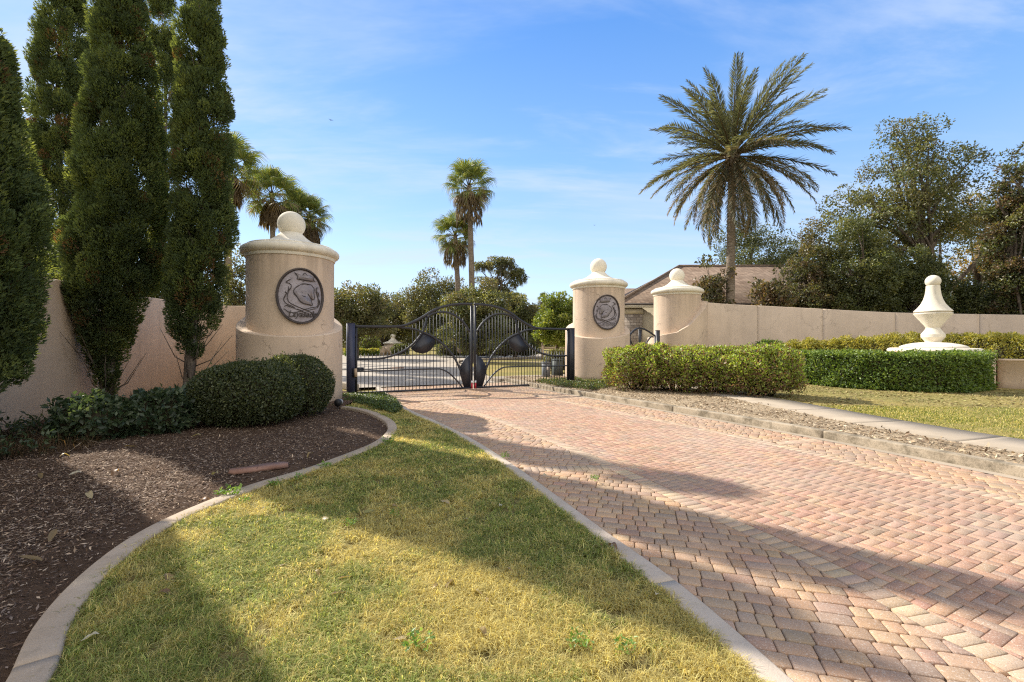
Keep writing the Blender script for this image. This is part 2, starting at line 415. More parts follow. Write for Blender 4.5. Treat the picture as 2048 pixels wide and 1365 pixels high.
# curve of the mulch bed edging (photo measurements projected to the ground)
edge_px = [(59,1365),(88,1273),(133,1207),(191,1144),(270,1081),(340,1041),(440,998),(520,968),(605,944),(664,923),(750,889),(779,868),(785,853),(772,838),(738,823),(702,815),(684,813.5)]
edge_w = [G(u, v, .05) for u, v in edge_px]
edge_w = [(-1.25, .2), (-1.62, .9), (-1.98, 1.6)] + edge_w
edging = smooth_poly(catmull(edge_w, .06), 12)
ribbon_w = [(1.42, .2), (1.36, 1.2), (1.185, 2.05), (.98, 2.86), (.715, 3.53), (.41, 4.36), (.02, 5.4), (-.60, 6.88), (-1.40, 8.45), (-2.40, 10.2), (-3.05, 11.7), (-3.75, 13.4), (-4.4, 15.0)]
ribbon = smooth_poly(catmull(ribbon_w, .08), 10)           # centre of the concrete ribbon
kerb_w = [(6.55, -.3), (6.45, 1.5), (6.2, 3.3), (5.8, 4.9), (5.42, 5.9), (5.0, 6.95), (4.5, 8.0), (3.9, 9.15), (3.15, 10.5), (2.25, 12.15), (1.4, 13.7), (.5, 15.6), (-.3, 17.4)]
kerb = smooth_poly(catmull(kerb_w, .08), 10)               # foot of the kerb face on the road side

# lawn between edging and ribbon
lawn_poly = np.vstack([edging, offset(ribbon, -.085)[::-1][(offset(ribbon, -.085)[::-1][:, 1] < 13.2)]])
def lawn_z(X, Y): return .012 * vn[0](X, Y, 1.3) + .012 * vn[1](X, Y, 5.0) - .005
ST(region('lawn', lawn_poly, .07, M['lawn'], lawn_z))
# mulch bed
bed_poly = np.vstack([edging, [(-4.0, 12.4), (-6.0, 14.4), (-10.2, 15.2), (-10.2, 13.0), (-9.4, 10.0), (-8.7, 8.0), (-8.0, 5.0), (-7.4, .2)]])
def d_edge(x, y):
    x = np.asarray(x, float); y = np.asarray(y, float); out = np.full(x.shape, 9.0)
    for ex, ey in edging[::6, :2]: out = np.minimum(out, (x-ex)**2 + (y-ey)**2)
    return np.sqrt(out)
def bed_z(X, Y): return (.02 * vn[2](X, Y, .8) + .02 * vn[3](X, Y, 6.0) + .035 + .06 * np.clip((-X - 3.2) / 3, 0, 1)) * np.clip((d_edge(X, Y) - .12)/.35, 0, 1) - .005
ST(region('mulch_bed', bed_poly, .09, M['mulch'], bed_z))
o = strip('bed_edging', edging, -.08, .08, .055, M['concrete'], joints=(30, 36))
ST(o)
o = strip('ribbon_curb', ribbon, -.09, .075, .032, M['ribbon'], joints=(36, 34)); ST(o)
# kerb with gutter
o = strip('kerb', kerb, 0.0, .17, .135, M['kerb'], joints=(38, 20)); ST(o)
g0 = offset(kerb, -.13); g1 = offset(kerb, -.001); n = len(kerb)
V = np.vstack([np.c_[g0, np.full(n, .012)], np.c_[g1, np.full(n, .016)]])
ST(part('gutter_strip', V, [np.array([(i, i+n, i+n+1, i+1) for i in range(n-1)])], M['sidewalk']))
# base under the pavers
r0 = offset(ribbon, .07); k0 = offset(kerb, -.1)
base_poly = np.vstack([r0, k0[::-1]])
m = MB(); m.add([(x, y, -.012) for x, y in base_poly], [tuple(range(len(base_poly)))])
ST(m.build('road_base', M['joint']))

# ---- pavers, each one a real block
def clip(poly, q, nrm, dmin):
    """keep points with (p-q).n >= dmin"""
    out = []; m = len(poly)
    for i in range(m):
        a = poly[i]; b = poly[(i+1) % m]
        da = (a[0]-q[0])*nrm[0] + (a[1]-q[1])*nrm[1] - dmin; db = (b[0]-q[0])*nrm[0] + (b[1]-q[1])*nrm[1] - dmin
        if da >= 0: out.append(a)
        if (da >= 0) != (db >= 0):
            t = da/(da-db); out.append((a[0]+(b[0]-a[0])*t, a[1]+(b[1]-a[1])*t))
    return out
class Edge:
    def __init__(s, P): s.P = P[:, :2]; T = tangents(P); s.N = np.stack([T[:, 1], -T[:, 0]], 1)
    def near(s, p):
        d = s.P - np.array(p); i = int(np.argmin((d*d).sum(1))); return s.P[i], s.N[i], float(((np.array(p)-s.P[i])*s.N[i]).sum())
EL = Edge(offset(ribbon, .08)); EK = Edge(offset(kerb, -.13))
dL0, dL1 = 1.02, 1.20       # soldier course along the near border
dR0, dR1 = .86, 1.04
pb_V, pb_F, pb_C = [], [], []
prng = np.random.default_rng(5)
def area(p): return .5*sum(p[i][0]*p[(i+1) % len(p)][1]-p[(i+1) % len(p)][0]*p[i][1] for i in range(len(p)))
def put(poly, col, bev=.006, top=.012):
    if len(poly) < 3: return
    A = area(poly)
    if abs(A) < .0006: return
    if A < 0: poly = poly[::-1]
    c = np.mean(poly, axis=0); P = np.array(poly); n = len(P)
    top = top + prng.normal(0, .0012); tilt = prng.normal(0, .0035, 2)
    d = P - c; L = np.linalg.norm(d, axis=1, keepdims=True); inn = c + d * np.clip(1 - bev*1.35/np.maximum(L, .012), .2, 1)
    zt = lambda Q: ((Q - c) * tilt).sum(1)
    b = sum(len(v) for v in pb_V)
    pb_V.append(np.vstack([np.c_[P, np.full(n, -.011)], np.c_[P, top - bev*.8 + zt(P)], np.c_[inn, top + zt(inn)]]))
    for i in range(n):
        j = (i+1) % n
        pb_F.append((b+i, b+j, b+n+j, b+n+i)); pb_F.append((b+n+i, b+n+j, b+2*n+j, b+2*n+i))
    pb_F.append(tuple(b+2*n+i for i in range(n)))
    pb_C.append(np.tile(np.clip(col, .02, .9), (3*n, 1)))
def pick(pal):
    w = np.array([p[0] for p in pal], float); k = prng.choice(len(pal), p=w/w.sum())
    mn = np.average([p[1] for p in pal], axis=0, weights=w); return ((np.array(pal[k][1])*.66 + mn*.34)*.90 + .10*np.array([.40, .31, .25])) * .81 * prng.normal(1, .075) * np.array([1.0, .925*prng.normal(1, .025), .875*prng.normal(1, .035)])
PAL_H = [(5, (.52, .315, .215)), (3, (.46, .275, .19)), (3, (.56, .395, .27)), (2, (.44, .345, .255)), (2, (.58, .37, .24)), (1, (.36, .25, .175))]
PAL_C = [(4, (.60, .415, .255)), (3, (.57, .35, .21)), (3, (.52, .385, .265)), (2, (.46, .295, .195)), (2, (.66, .46, .255)), (1.2, (.38, .29, .215))]
PAL_S = [(5, (.64, .50, .345)), (3, (.58, .445, .30)), (2, (.53, .41, .29))]
GN = np.array([-.4315, .902])
GMID = np.array([-1.245, 14.6])
def beyond(p): return float(((np.array(p) - GMID) * GN).sum())
FAR0 = -2.55                       # herringbone stops this far before the gate
# cross bands in the borders
XL = (np.array([.62, 5.5]), np.array([.09, -1.0])); XL = (XL[0], XL[1]/np.linalg.norm(XL[1]))
XR = (np.array([4.5, 7.0]), np.array([.34, -.94])); XR = (XR[0], XR[1]/np.linalg.norm(XR[1]))
# herringbone field
ax = np.array([.46, -.888]); ay = np.array([.888, .46]); org = np.array([2.3, 3.3]); w = .081
for i in range(-170, 95):
    for j in range(-80, 80):
        r = (i - j) % 4
        if r == 0: cells = (i, j, 2, 1)
        elif r == 3: cells = (i, j, 1, 2)
        else: continue
        x0, y0, lx, ly = cells; g = .0022
        q = [(x0*w+g, y0*w+g), ((x0+lx)*w-g, y0*w+g), ((x0+lx)*w-g, (y0+ly)*w-g), (x0*w+g, (y0+ly)*w-g)]
        P = [tuple(org + ax*a + ay*b) for a, b in q]; c = np.mean(P, axis=0)
        if not (.3 < c[1] < 14 and -3 < c[0] < 6.5): continue
        ql, nl, dl = EL.near(c); qr, nr, dr = EK.near(c)
        if dl < dL1 - .16 or -dr < dR1 - .16 or beyond(c) > FAR0 + .12: continue
        P = clip(P, ql, nl, dL1 + .003); P = clip(P, qr, -nr, dR1 + .003) if P else P
        P = clip(P, GMID + GN*(FAR0-.003), -GN, 0) if P else P
        put(P, pick(PAL_H), .004)
# soldier courses
def soldier(Eoff, width, pal, cond):
    P = smooth_poly(catmull(Eoff, .086), 2); T = tangents(P); N = np.stack([T[:, 1], -T[:, 0]], 1)
    for i in range(len(P)-1):
        if not cond(P[i]): continue
        a = P[i] + T[i]*.003; b = P[i+1] - T[i]*.003; h = width/2 - .003
        put([tuple(a - N[i]*h), tuple(a + N[i]*h), tuple(b + N[i+1]*h), tuple(b - N[i+1]*h)], pick(pal), .004)
condS = lambda p: p[1] > .3 and beyond(p) < FAR0
soldier(offset(ribbon, .08 + (dL0+dL1)/2), dL1-dL0, PAL_S, condS)
soldier(offset(kerb, -.13 - (dR0+dR1)/2), dR1-dR0, PAL_S, condS)
a0 = GMID + GN*(FAR0+.09)
line = np.array([a0 + np.array([GN[1], -GN[0]])*s for s in np.linspace(-5, 6, 40)])
soldier(line, .18, PAL_S, lambda p: EL.near(p)[2] > .5 and -EK.near(p)[2] > .45)
for (q, nn), E, sgn in ((XL, EL, 1), (XR, EK, -1)):
    d = np.array([-nn[1], nn[0]]); d = d if d[0] > 0 else -d
    line = np.array([q + d*s for s in np.linspace(-1.6, 1.6, 30)])
    soldier(line, .2, PAL_S, lambda p: .05 < sgn*E.near(p)[2] < (dL0 if sgn > 0 else dR0) - .03)
# tumbled border stones in running courses
def cobbles(dirx, org, rowh, test, clips, pal):
    dx = np.array(dirx)/np.linalg.norm(dirx); dy = np.array([-dx[1], dx[0]])
    for j in range(-150, 150):
        x = -9 + prng.random()*.3
        while x < 9:
            l = prng.choice([.092, .138, .182], p=[.3, .4, .3]); a0_, a1_, b0, b1 = x, x+l, j*rowh, (j+1)*rowh; x += l
            c = org + dx*(a0_+a1_)/2 + dy*(b0+b1)/2
            if not (.2 < c[1] < 17.6 and -4.8 < c[0] < 7): continue
            if not test(c): continue
            g = .0034; ch = .013; a0_ += g; a1_ -= g; b0 += g; b1 -= g
            loc = [(a0_+ch, b0), (a1_-ch, b0), (a1_-ch*.3, b0+ch*.3), (a1_, b0+ch), (a1_, b1-ch), (a1_-ch*.3, b1-ch*.3), (a1_-ch, b1), (a0_+ch, b1), (a0_+ch*.3, b1-ch*.3), (a0_, b1-ch), (a0_, b0+ch), (a0_+ch*.3, b0+ch*.3)]
            P = [tuple(org + dx*a + dy*b) for a, b in loc]
            for (q, nn, dm) in clips(c):
                P = clip(P, q, nn, dm)
                if not P: break
            put(P, pick(pal), .0055)
def testL(c):
    d = EL.near(c)[2]; return -.1 < d < dL0+.12 and beyond(c) < FAR0+.1
def clipsL(c):
    q, nn, d = EL.near(c); r = [(q, nn, .002), (q, -nn, -(dL0-.003))]
    s = float(((c-XL[0])*XL[1]).sum()); r.append((XL[0], XL[1] if s > 0 else -XL[1], .103)); return r
cobbles((.965, -.26), np.array([1.5, 3.0]), .110, testL, clipsL, PAL_C)
def testR(c):
    d = -EK.near(c)[2]; return -.1 < d < dR0+.12 and beyond(c) < FAR0+.1
def clipsR(c):
    q, nn, d = EK.near(c); r = [(q, -nn, .002), (q, nn, -(dR0-.003))]
    s = float(((c-XR[0])*XR[1]).sum()); r.append((XR[0], XR[1] if s > 0 else -XR[1], .103)); return r
cobbles((.86, -.51), np.array([4.5, 6.0]), .110, testR, clipsR, PAL_C)
def testF(c):
    b = beyond(c); return FAR0+.05 < b < 1.6 and EL.near(c)[2] > -.1 and -EK.near(c)[2] > -.1
def clipsF(c):
    q, nn, d = EL.near(c); q2, n2, d2 = EK.near(c)
    r = [(q, nn, .002), (q2, -n2, .002)]
    b0 = GMID + GN*(FAR0+.183)
    return r + [(b0, GN, 0)]
cobbles((.92, .39), np.array([-1.2, 14.0]), .110, testF, clipsF, PAL_C)
ST(part('brick_road', np.vstack(pb_V), pb_F, M['paver'], col=np.vstack(pb_C)))

# ---- far side of the kerb: litter strip, sidewalk, lawn
sw_near = [(7.0, -1), (7.0, 2.0), (6.75, 4.6), (6.5, 5.9), (6.2, 6.9), (5.97, 8.0), (5.75, 9.6), (5.55, 11.3), (5.3, 13.4), (5.0, 16.2), (4.9, 19), (5.2, 22)]
sw = smooth_poly(catmull(sw_near, .1), 10); sw_far = offset(sw, 1.08)
kb = offset(kerb, .13)
poly = np.vstack([kb, sw[::-1] + np.array([.05, 0])])
poly = np.vstack([kb, [(-.3, 18.6), (4.9, 19)], sw[::-1][sw[::-1][:, 1] < 19] + np.array([.06, 0])])
ST(region('planting_strip', poly, .09, M['litter'], lambda X, Y: .085 + .02*vn[4](X, Y, 1.0) + .02*vn[5](X, Y, 6)))
far_poly = np.vstack([sw_far, [(10, 26), (60, 26), (60, -3), (9, -3)]])
ST(region('verge_lawn', far_poly, .25, M['farlawn'], lambda X, Y: .085 + .02*vn[4](X, Y, .9) + .02*vn[5](X, Y, 4)))
m = MB(); n = len(sw); top = .125
# slabs with narrow joints
s_acc = 0; i0 = 0; seg = 15
while i0 < n-1:
    i1 = min(i0+seg, n-1)
    a = sw[i0:i1+1].copy(); b = sw_far[i0:i1+1].copy()
    tt = tangents(sw)
    if i1-i0 >= 2:
        a[-1] -= tt[i1]*.012; b[-1] -= tt[i1]*.012
    k = len(a)
    if k >= 2:
        V = [(x, y, top) for x, y in a] + [(x, y, top) for x, y in b] + [(x, y, -.05) for x, y in a] + [(x, y, -.05) for x, y in b]
        Fs = []
        for i in range(k-1):
            Fs += [(i, k+i, k+i+1, i+1), (2*k+i, i, i+1, 2*k+i+1), (k+i, 3*k+i, 3*k+i+1, k+i+1)]
        Fs += [(0, 2*k, 3*k, k), (k-1, 2*k-1, 4*k-1, 3*k-1)]
        m.add(V, Fs)
    i0 = i1
ST(m.build('sidewalk', M['sidewalk']))

# ---- beyond the gate
def flat(name, pts, z, mat):
    m = MB(); m.add([(x, y, z) for x, y in pts], [tuple(range(len(pts)))]); return ST(m.build(name, mat))
flat('street', [(-5.2, 15.3), (-.6, 17.35), (-1.2, 19.0), (-1.6, 22.5), (-2.4, 26), (-3.8, 31), (-3.0, 37), (6, 47), (14, 52), (12, 58), (-6, 52), (-18, 50), (-34, 53), (-34, 43), (-20, 40), (-15, 34), (-11.5, 26), (-8.5, 19)], -.02, M['street'])
flat('inner_path', [(-1.3, 18.4), (.8, 19.4), (9, 22.6), (9, 23.8), (.3, 20.6), (-1.6, 19.6)], -.012, M['sidewalk'])
flat('gravel_path', [(-.35, 17.4), (2.6, 16.6), (6, 18), (9, 22.4), (.8, 19.25), (-1.0, 18.4)], -.006, M['litter'])
flat('inner_lawn', [(-1.5, 19.9), (.3, 20.8), (9, 24), (40, 25.5), (40, 40), (6, 41), (-2.8, 36.5), (-3.6, 31.2), (-2.2, 26), (-1.4, 22.5)], -.03, M['farlawn'])
flat('lawn_path', [(-3.3, 33.2), (12, 34.3), (12, 35.2), (-3.1, 34.0)], -.02, M['sidewalk'])
inner_kerb = catmull([(-.3, 17.4), (-1.1, 19.0), (-1.55, 22.5), (-2.35, 26), (-3.75, 31), (-2.95, 37), (6, 46.8)], .3)
ST(strip('inner_kerb', inner_kerb, -.1, .12, .10, M['sidewalk']))
outer_kerb = catmull([(-5.2, 15.2), (-8.5, 19), (-11.5, 26), (-15, 34), (-20, 40), (-34, 43)], .3)
ST(strip('outer_kerb', outer_kerb, -.12, .1, .10, M['sidewalk']))

# ================================================================== LOOSE GROUND COVER
def unit(n): 
    v = rng.normal(size=(n, 3)); return v / np.linalg.norm(v, axis=1, keepdims=True)
def norm(v): return v / (np.linalg.norm(v, axis=1, keepdims=True) + 1e-9)
def leaves(name, P, A, N, L, W, col, mat, parent=None, fold=.25):
    """one bent four-point blade per leaf: P base, A axis, N facing"""
    n = len(P); S = norm(np.cross(A, N)); Nn = np.cross(S, A)
    L = np.broadcast_to(np.asarray(L, float).reshape(-1, 1), (n, 1)); W = np.broadcast_to(np.asarray(W, float).reshape(-1, 1), (n, 1))
    V = np.empty((n, 4, 3), np.float32)
    V[:, 0] = P; V[:, 1] = P + A*L*.45 + S*W*.5 + Nn*W*fold; V[:, 2] = P + A*L; V[:, 3] = P + A*L*.45 - S*W*.5 + Nn*W*fold
    b = np.arange(n)*4
    Fc = np.concatenate([np.stack([b, b+1, b+2], 1), np.stack([b, b+2, b+3], 1)])
    return part(name, V.reshape(-1, 3), [Fc], mat, parent, col=np.repeat(col, 4, axis=0))
def blades(name, P, L, W, col, parent=None, lean=.8, mat=None):
    n = len(P); az = rng.random(n)*2*np.pi; D = np.stack([np.cos(az), np.sin(az), np.zeros(n)], 1)
    az2 = az + np.pi/2 + rng.normal(0, .4, n); S = np.stack([np.cos(az2), np.sin(az2), np.zeros(n)], 1)
    le = ((.3 + .7*rng.random(n)) * lean)[:, None]; L = L[:, None]; W = W[:, None]
    up = np.array([0, 0, 1.0])
    mid = P + (D*le*.35 + up*(1-le*.35)*.62)*L; tip = P + (D*le*1.05 + up*(1-le*.75))*L
    V = np.empty((n, 5, 3), np.float32)
    V[:, 0] = P - S*W/2; V[:, 1] = P + S*W/2; V[:, 2] = mid + S*W*.42; V[:, 3] = mid - S*W*.42; V[:, 4] = tip
    b = np.arange(n)*5
    return part(name, V.reshape(-1, 3), [np.stack([b, b+1, b+2, b+3], 1), np.stack([b+3, b+2, b+4], 1)], mat or M['grass'], parent, col=np.repeat(col, 5, axis=0))
def scatter(poly, n, wfun):
    poly = np.asarray(poly); x0, y0 = poly.min(0); x1, y1 = poly.max(0); out = []
    got = 0
    while got < n:
        x = x0 + rng.random(400000)*(x1-x0); y = y0 + rng.random(400000)*(y1-y0)
        k = inside(poly, x, y) & (rng.random(400000) < wfun(x, y)); out.append(np.stack([x[k], y[k]], 1)); got += k.sum()
    return np.vstack(out)[:n]
# dormant lawn grass
def bare(x, y):
    i = np.array([np.min((edging[:, 0]-a)**2 + (edging[:, 1]-b)**2) for a, b in zip(x[:1], y[:1])]); return i
def gw(x, y):
    w = np.minimum(1, (3.4/np.maximum(y, 1))**1.5)
    patch = np.clip(.45 + 1.3*(vn[6](x, y, 2.2) - .3), .2, 1) * np.clip(.35 + 1.7*(vn[7](x, y, 9.0)-.25), .08, 1)
    near = np.clip((d_edge(x, y) - .05)/.55, 0, 1); near = np.where(y < 3.3, np.maximum(near, .10), np.maximum(near, .75))
    return w*patch*near
vis = lawn_poly
GP0 = scatter(vis, 40000, lambda x, y: gw(x, y)*(y > 1.5))
eL = offset(edging, .105); eL = eL[(eL[:, 1] > 1.6)]; eR = offset(ribbon, -.115); eR = eR[(eR[:, 1] > 1.6) & (eR[:, 1] < 12)]
GP0 = np.vstack([GP0, eL[rng.integers(0, len(eL), 1500)] + rng.normal(0, .022, (1500, 2)), eR[rng.integers(0, len(eR), 1300)] + rng.normal(0, .014, (1300, 2))])
per = rng.integers(7, 15, len(GP0)); ti = np.repeat(np.arange(len(GP0)), per); n = len(ti)
x0, y0 = GP0.T; sc_ = np.clip(y0/3.0, .8, 2.2)[ti]
GP = GP0[ti] + rng.normal(0, .011, (n, 2))*sc_[:, None]
x, y = GP.T; g = np.clip((vn[6](x, y, 1.1)*.6 + vn[7](x, y, 4.0)*.4 - .44)*3.2 + .30 + .5*np.clip(1 - d_edge(x, y)/.5, 0, 1) + .35*np.clip((y-8)/2.5, 0, 1), 0, 1)
straw = np.array([.88, .80, .34]); strawb = np.array([.62, .53, .20]); green = np.array([.36, .43, .125])
tm = rng.random(len(GP0))[ti][:, None]; mixs = np.clip(.6*tm + .5*rng.random((n, 1)), 0, 1); isg = ((.5*rng.random(len(GP0))[ti] + .5*rng.random(n)) < g*.60)[:, None]
col = np.where(isg, green*(.7+.6*rng.random((n, 1))), straw*mixs + strawb*(1-mixs))*(.65+.45*rng.random((n, 1)))*(.62+.6*rng.random(len(GP0)))[ti][:, None]
th = (.7+.6*rng.random(len(GP0)))[ti]
L = (.034 + .046*rng.random(n))*th*(1+.35*vn[7](x, y, 3.0)); W = np.clip(.0031*y/2.4, .0031, .009)*(.7+.6*rng.random(n))
tag(blades('grass', np.c_[GP, lawn_z(x, y)-.002], L, W, col, lean=1.25), 'dry yellow lawn grass between edging and driveway', 'grass', kind='stuff')
# verge grass beyond the sidewalk
vp = np.vstack([sw_far[(sw_far[:, 1] < 10.3)], [(8.2, 10.1), (12.5, 9.6), (14, 8.5), (14, 4)]])
VP = scatter(vp, 60000, lambda x, y: np.clip(.15 + vn[6](x, y, 1.0), 0, 1)*(y > 4))
x, y = VP.T; isg = (rng.random(len(x)) < .68)[:, None]; mixs = rng.random((len(x), 1))
col = np.where(isg, np.array([.20, .24, .055])*(.7+.6*rng.random((len(x), 1))), straw*mixs + strawb*(1-mixs))
tag(blades('verge_grass', np.c_[VP, np.full(len(x), .09)], .03+.04*rng.random(len(x)), .006+.004*rng.random(len(x)), col), 'green and straw grass beside the concrete sidewalk', 'grass', kind='stuff')
# bark chips
def chips(name, poly, n, zf, wf, pal, Lr, label, W=.25):
    Pp = scatter(poly, n, wf); x, y = Pp.T; n = len(x)
    A = unit(n); A[:, 2] *= .22; A = norm(A); Nn = unit(n)*.45 + np.array([0, 0, 1.0]); 
    pal = np.array(pal); col = pal[rng.integers(0, len(pal), n)]*(.7+.6*rng.random((n, 1)))
    L = Lr[0] + (Lr[1]-Lr[0])*rng.random(n)**2
    return tag(leaves(name, np.c_[Pp, zf(x, y)+.004+.012*rng.random(n)], A, norm(Nn), L, L*W*(.6+.8*rng.random(n)), col, M['chip'], fold=.05), label, 'ground cover', kind='stuff')
CH = [(.09, .054, .036), (.13, .08, .052), (.19, .122, .08), (.065, .04, .03), (.30, .21, .14), (.22, .165, .13), (.46, .35, .25)]
chips('mulch_chips', bed_poly, 150000, bed_z, lambda x, y: np.minimum(1, (4.2/np.maximum(y, 1))**1.5)*(y > 1.4)*np.clip((d_edge(x, y)-.10)/.5, .16, 1)*(x > -7.5)*(d_edge(x, y) > .12), CH, (.014, .055), 'dark shredded bark mulch in the bed by the wall')
kz = lambda X, Y: .085 + .02*vn[4](X, Y, 1.0) + .02*vn[5](X, Y, 6)
chips('leaf_litter', poly, 26000, kz, lambda x, y: (y > 4)*np.clip(vn[6](x, y, 1.3)*1.5, .2, 1), [(.34, .25, .155), (.44, .34, .22), (.24, .165, .10), (.54, .44, .31), (.17, .115, .075)], (.025, .09), 'pale bark chips and leaf litter behind the kerb', .4)
lp = np.vstack([sw_far[(sw_far[:, 1] > 9.2) & (sw_far[:, 1] < 14)][::-1], [(8.6, 10.0), (14, 9.4), (18, 11.0), (14, 14), (8, 16)]])
chips('fallen_leaf_litter', lp, 16000, lambda X, Y: .095 + .02*vn[4](X, Y, .9), lambda x, y: np.clip(vn[6](x, y, 1.3)*1.5, .2, 1), [(.30, .23, .10), (.36, .30, .13), (.2, .15, .07), (.25, .24, .09)], (.03, .09), 'leaf litter below the clipped dark green hedge', .5)
# moss in the bare corner of the lawn
def ground_leaves(name, poly, n, L, pal, label, z=.03, h=.1):
    Pp = scatter(poly, n, lambda x, y: np.ones(x.shape)); n = len(Pp)
    A = unit(n); A[:, 2] = np.abs(A[:, 2])*.8; A = norm(A); pal = np.array(pal); col = pal[rng.integers(0, len(pal), n)]*(.7+.6*rng.random((n, 1)))
    Nn = norm(unit(n)*.6 + np.array([0, 0, 1.0])); x, y = Pp.T
    zz = z + h*rng.random(n)*np.clip(vn[5](x, y, 3)*1.6, .2, 1)
    return tag(leaves(name, np.c_[Pp, zz], A, Nn, L*(.6+.7*rng.random(n)), L*.6*(.7+.6*rng.random(n)), col, M['leaf']), label, 'ground cover', kind='stuff')
GC = [(.075, .12, .035), (.11, .16, .05), (.055, .085, .028), (.16, .19, .07)]
gcl = [G(690, 806), G(735, 815), G(790, 832), G(806, 824), G(792, 803), (-3.9, 13.2), (-4.9, 12.6)]
ground_leaves('jasmine_groundcover', gcl, 11000, .045, GC, 'low green groundcover around the blue-black gate post', .01, .12)
gcr = [(.75, 16.1), (1.65, 14.1), (2.4, 13.3), (3.3, 14.4), (4.4, 16.6), (2.6, 17.2), (1.2, 16.6)]
ground_leaves('groundcover_by_pillar', gcr, 13000, .05, GC + [(.22, .18, .09)], 'low groundcover between kerb and the middle pillar', .09, .12)
# ================================================================== WALLS
def wall(name, path, th, mat, label, panel, cat='wall'):
    """path rows x, y, top height; panels with narrow joints"""
    P = catmull(path, .12); P[:, :2] = smooth_poly(P[:, :2], 6); n = len(P)
    root = thing(name, label, cat, (P[n//2, 0], P[n//2, 1], 0)); ox, oy = P[n//2, :2]
    m = MB(); core = MB()
    def sec(mb, i0, i1, t, dz, trim0, trim1):
        Q = P[i0:i1+1].copy(); T = tangents(P)[i0:i1+1]
        if trim0: Q[0, :2] += T[0]*trim0
        if trim1: Q[-1, :2] -= T[-1]*trim1
        N = np.stack([T[:, 1], -T[:, 0]], 1); a = Q[:, :2] + N*t/2; b = Q[:, :2] - N*t/2; k = len(Q); r = .02
        V = []
        for q in range(k):
            z = Q[q, 2] + dz
            for (s, zz) in ((1, -.1), (1, z - r), (1 - 2*r/t, z), (-1 + 2*r/t, z), (-1, z - r), (-1, -.1)):
                V.append((Q[q, 0] + N[q, 0]*t/2*s - ox, Q[q, 1] + N[q, 1]*t/2*s - oy, zz))
        Fs = []
        for q in range(k-1):
            for j in range(5): Fs.append((q*6+j, q*6+j+1, (q+1)*6+j+1, (q+1)*6+j))
        Fs.append(tuple(reversed(range(6)))); Fs.append(tuple(range((k-1)*6, k*6)))
        mb.add(V, Fs)
    k = max(2, int(panel/.12)); i = 0
    while i < n-1:
        j = min(i+k, n-1)
        if n-1-j < k*.4: j = n-1
        sec(m, i, j, th, 0, .0035 if i else 0, .0035 if j < n-1 else 0); i = j
    sec(core, 0, n-1, th-.03, -.012, .02, .02)
    o = m.build('panel_face', mat, root); c = core.build('joint_filler', M['twig'], root)
    return root
WL = [(-7.1, 1.0, 2.72), (-7.45, 4.0, 2.72), (-7.95, 6.0, 2.72), (-8.66, 8.3, 2.72), (-9.30, 10.3, 2.72), (-9.85, 12.4, 2.72), (-10.0, 14.0, 2.72), (-9.2, 15.0, 2.70), (-7.8, 14.6, 2.70), (-6.7, 13.4, 2.70), (-6.1, 12.1, 2.74)]
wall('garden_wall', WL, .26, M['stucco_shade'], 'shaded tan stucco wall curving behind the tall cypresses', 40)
WR = [(8.45, 20.55, 3.32), (9.6, 20.6, 3.22), (11.0, 20.3, 3.12), (13.3, 19.6, 2.93), (15.6, 18.7, 2.72), (17.8, 17.5, 2.58), (19.6, 16.2, 2.47), (21.5, 14.3, 2.42), (23, 12, 2.4)]
wall('garden_wall', WR, .26, M['stucco_wall'], 'long tan stucco wall running behind the white urn', 2.6)

# planter ring round the urn, with a low wall running off
UX, UY = at(1866, 15.0)
pr = thing('planter_wall', 'low pinkish stucco planter wall under the white urn', 'wall', (UX, UY, 0))
m = MB(); m.lathe([(1.42, -.05), (1.42, 1.15), (1.40, 1.17), (.3, 1.17)], 72, close=False); m.build('planter_ring', M['stucco'], pr, smooth=False)
m = MB()
pw = catmull([(1.15, -.9, 1.0), (2.2, -1.5, 1.0), (3.6, -2.4, 1.0), (5.4, -4.0, .98), (6.6, -5.6, .96)], .15)
T = tangents(pw); N = np.stack([T[:, 1], -T[:, 0]], 1); V = []; Fs = []
for q in range(len(pw)):
    for s, z in ((.12, -.05), (.12, pw[q, 2]-.06), (.15, pw[q, 2]-.055), (.15, pw[q, 2]), (-.15, pw[q, 2]), (-.15, pw[q, 2]-.055), (-.12, pw[q, 2]-.06), (-.12, -.05)):
        V.append((pw[q, 0]+N[q, 0]*s, pw[q, 1]+N[q, 1]*s, z))
for q in range(len(pw)-1):
    for j in range(7): Fs.append((q*8+j, q*8+j+1, (q+1)*8+j+1, (q+1)*8+j))
Fs.append(tuple(reversed(range(8)))); Fs.append(tuple(range((len(pw)-1)*8, len(pw)*8)))
m.add(V, Fs); m.build('low_wall', M['stucco'], pr)

# ================================================================== PILLARS
def ring_mesh(zf, rf, r_in, nseg=120):
    V = []; Fs = []
    for k in range(nseg):
        a = -math.pi + 2*math.pi*k/nseg; z = zf(math.degrees(a)); R = rf(math.degrees(a)); dx, dy = math.sin(a), -math.cos(a)
        for r, zz in ((R, -.05), (R, z-.02), (R-.02, z), (r_in, z+.015), (r_in, z-.15)): V.append((r*dx, r*dy, zz))
    for k in range(nseg):
        k2 = (k+1) % nseg
        for j in range(4): Fs.append((k*5+j, k2*5+j, k2*5+j+1, k*5+j+1))
    return np.array(V), Fs
CAP = [(.96, 3.56), (1.02, 3.565), (1.035, 3.60), (1.03, 3.635), (1.06, 3.645), (1.10, 3.67), (1.125, 3.71), (1.13, 3.745), (1.12, 3.785), (1.095, 3.82), (1.06, 3.842), (1.01, 3.85), (1.0, 3.853), (.995, 3.885), (.97, 3.90), (.80, 3.935), (.62, 3.985), (.48, 4.05), (.37, 4.13), (.285, 4.21), (.235, 4.27), (.215, 4.30), (.05, 4.31)]
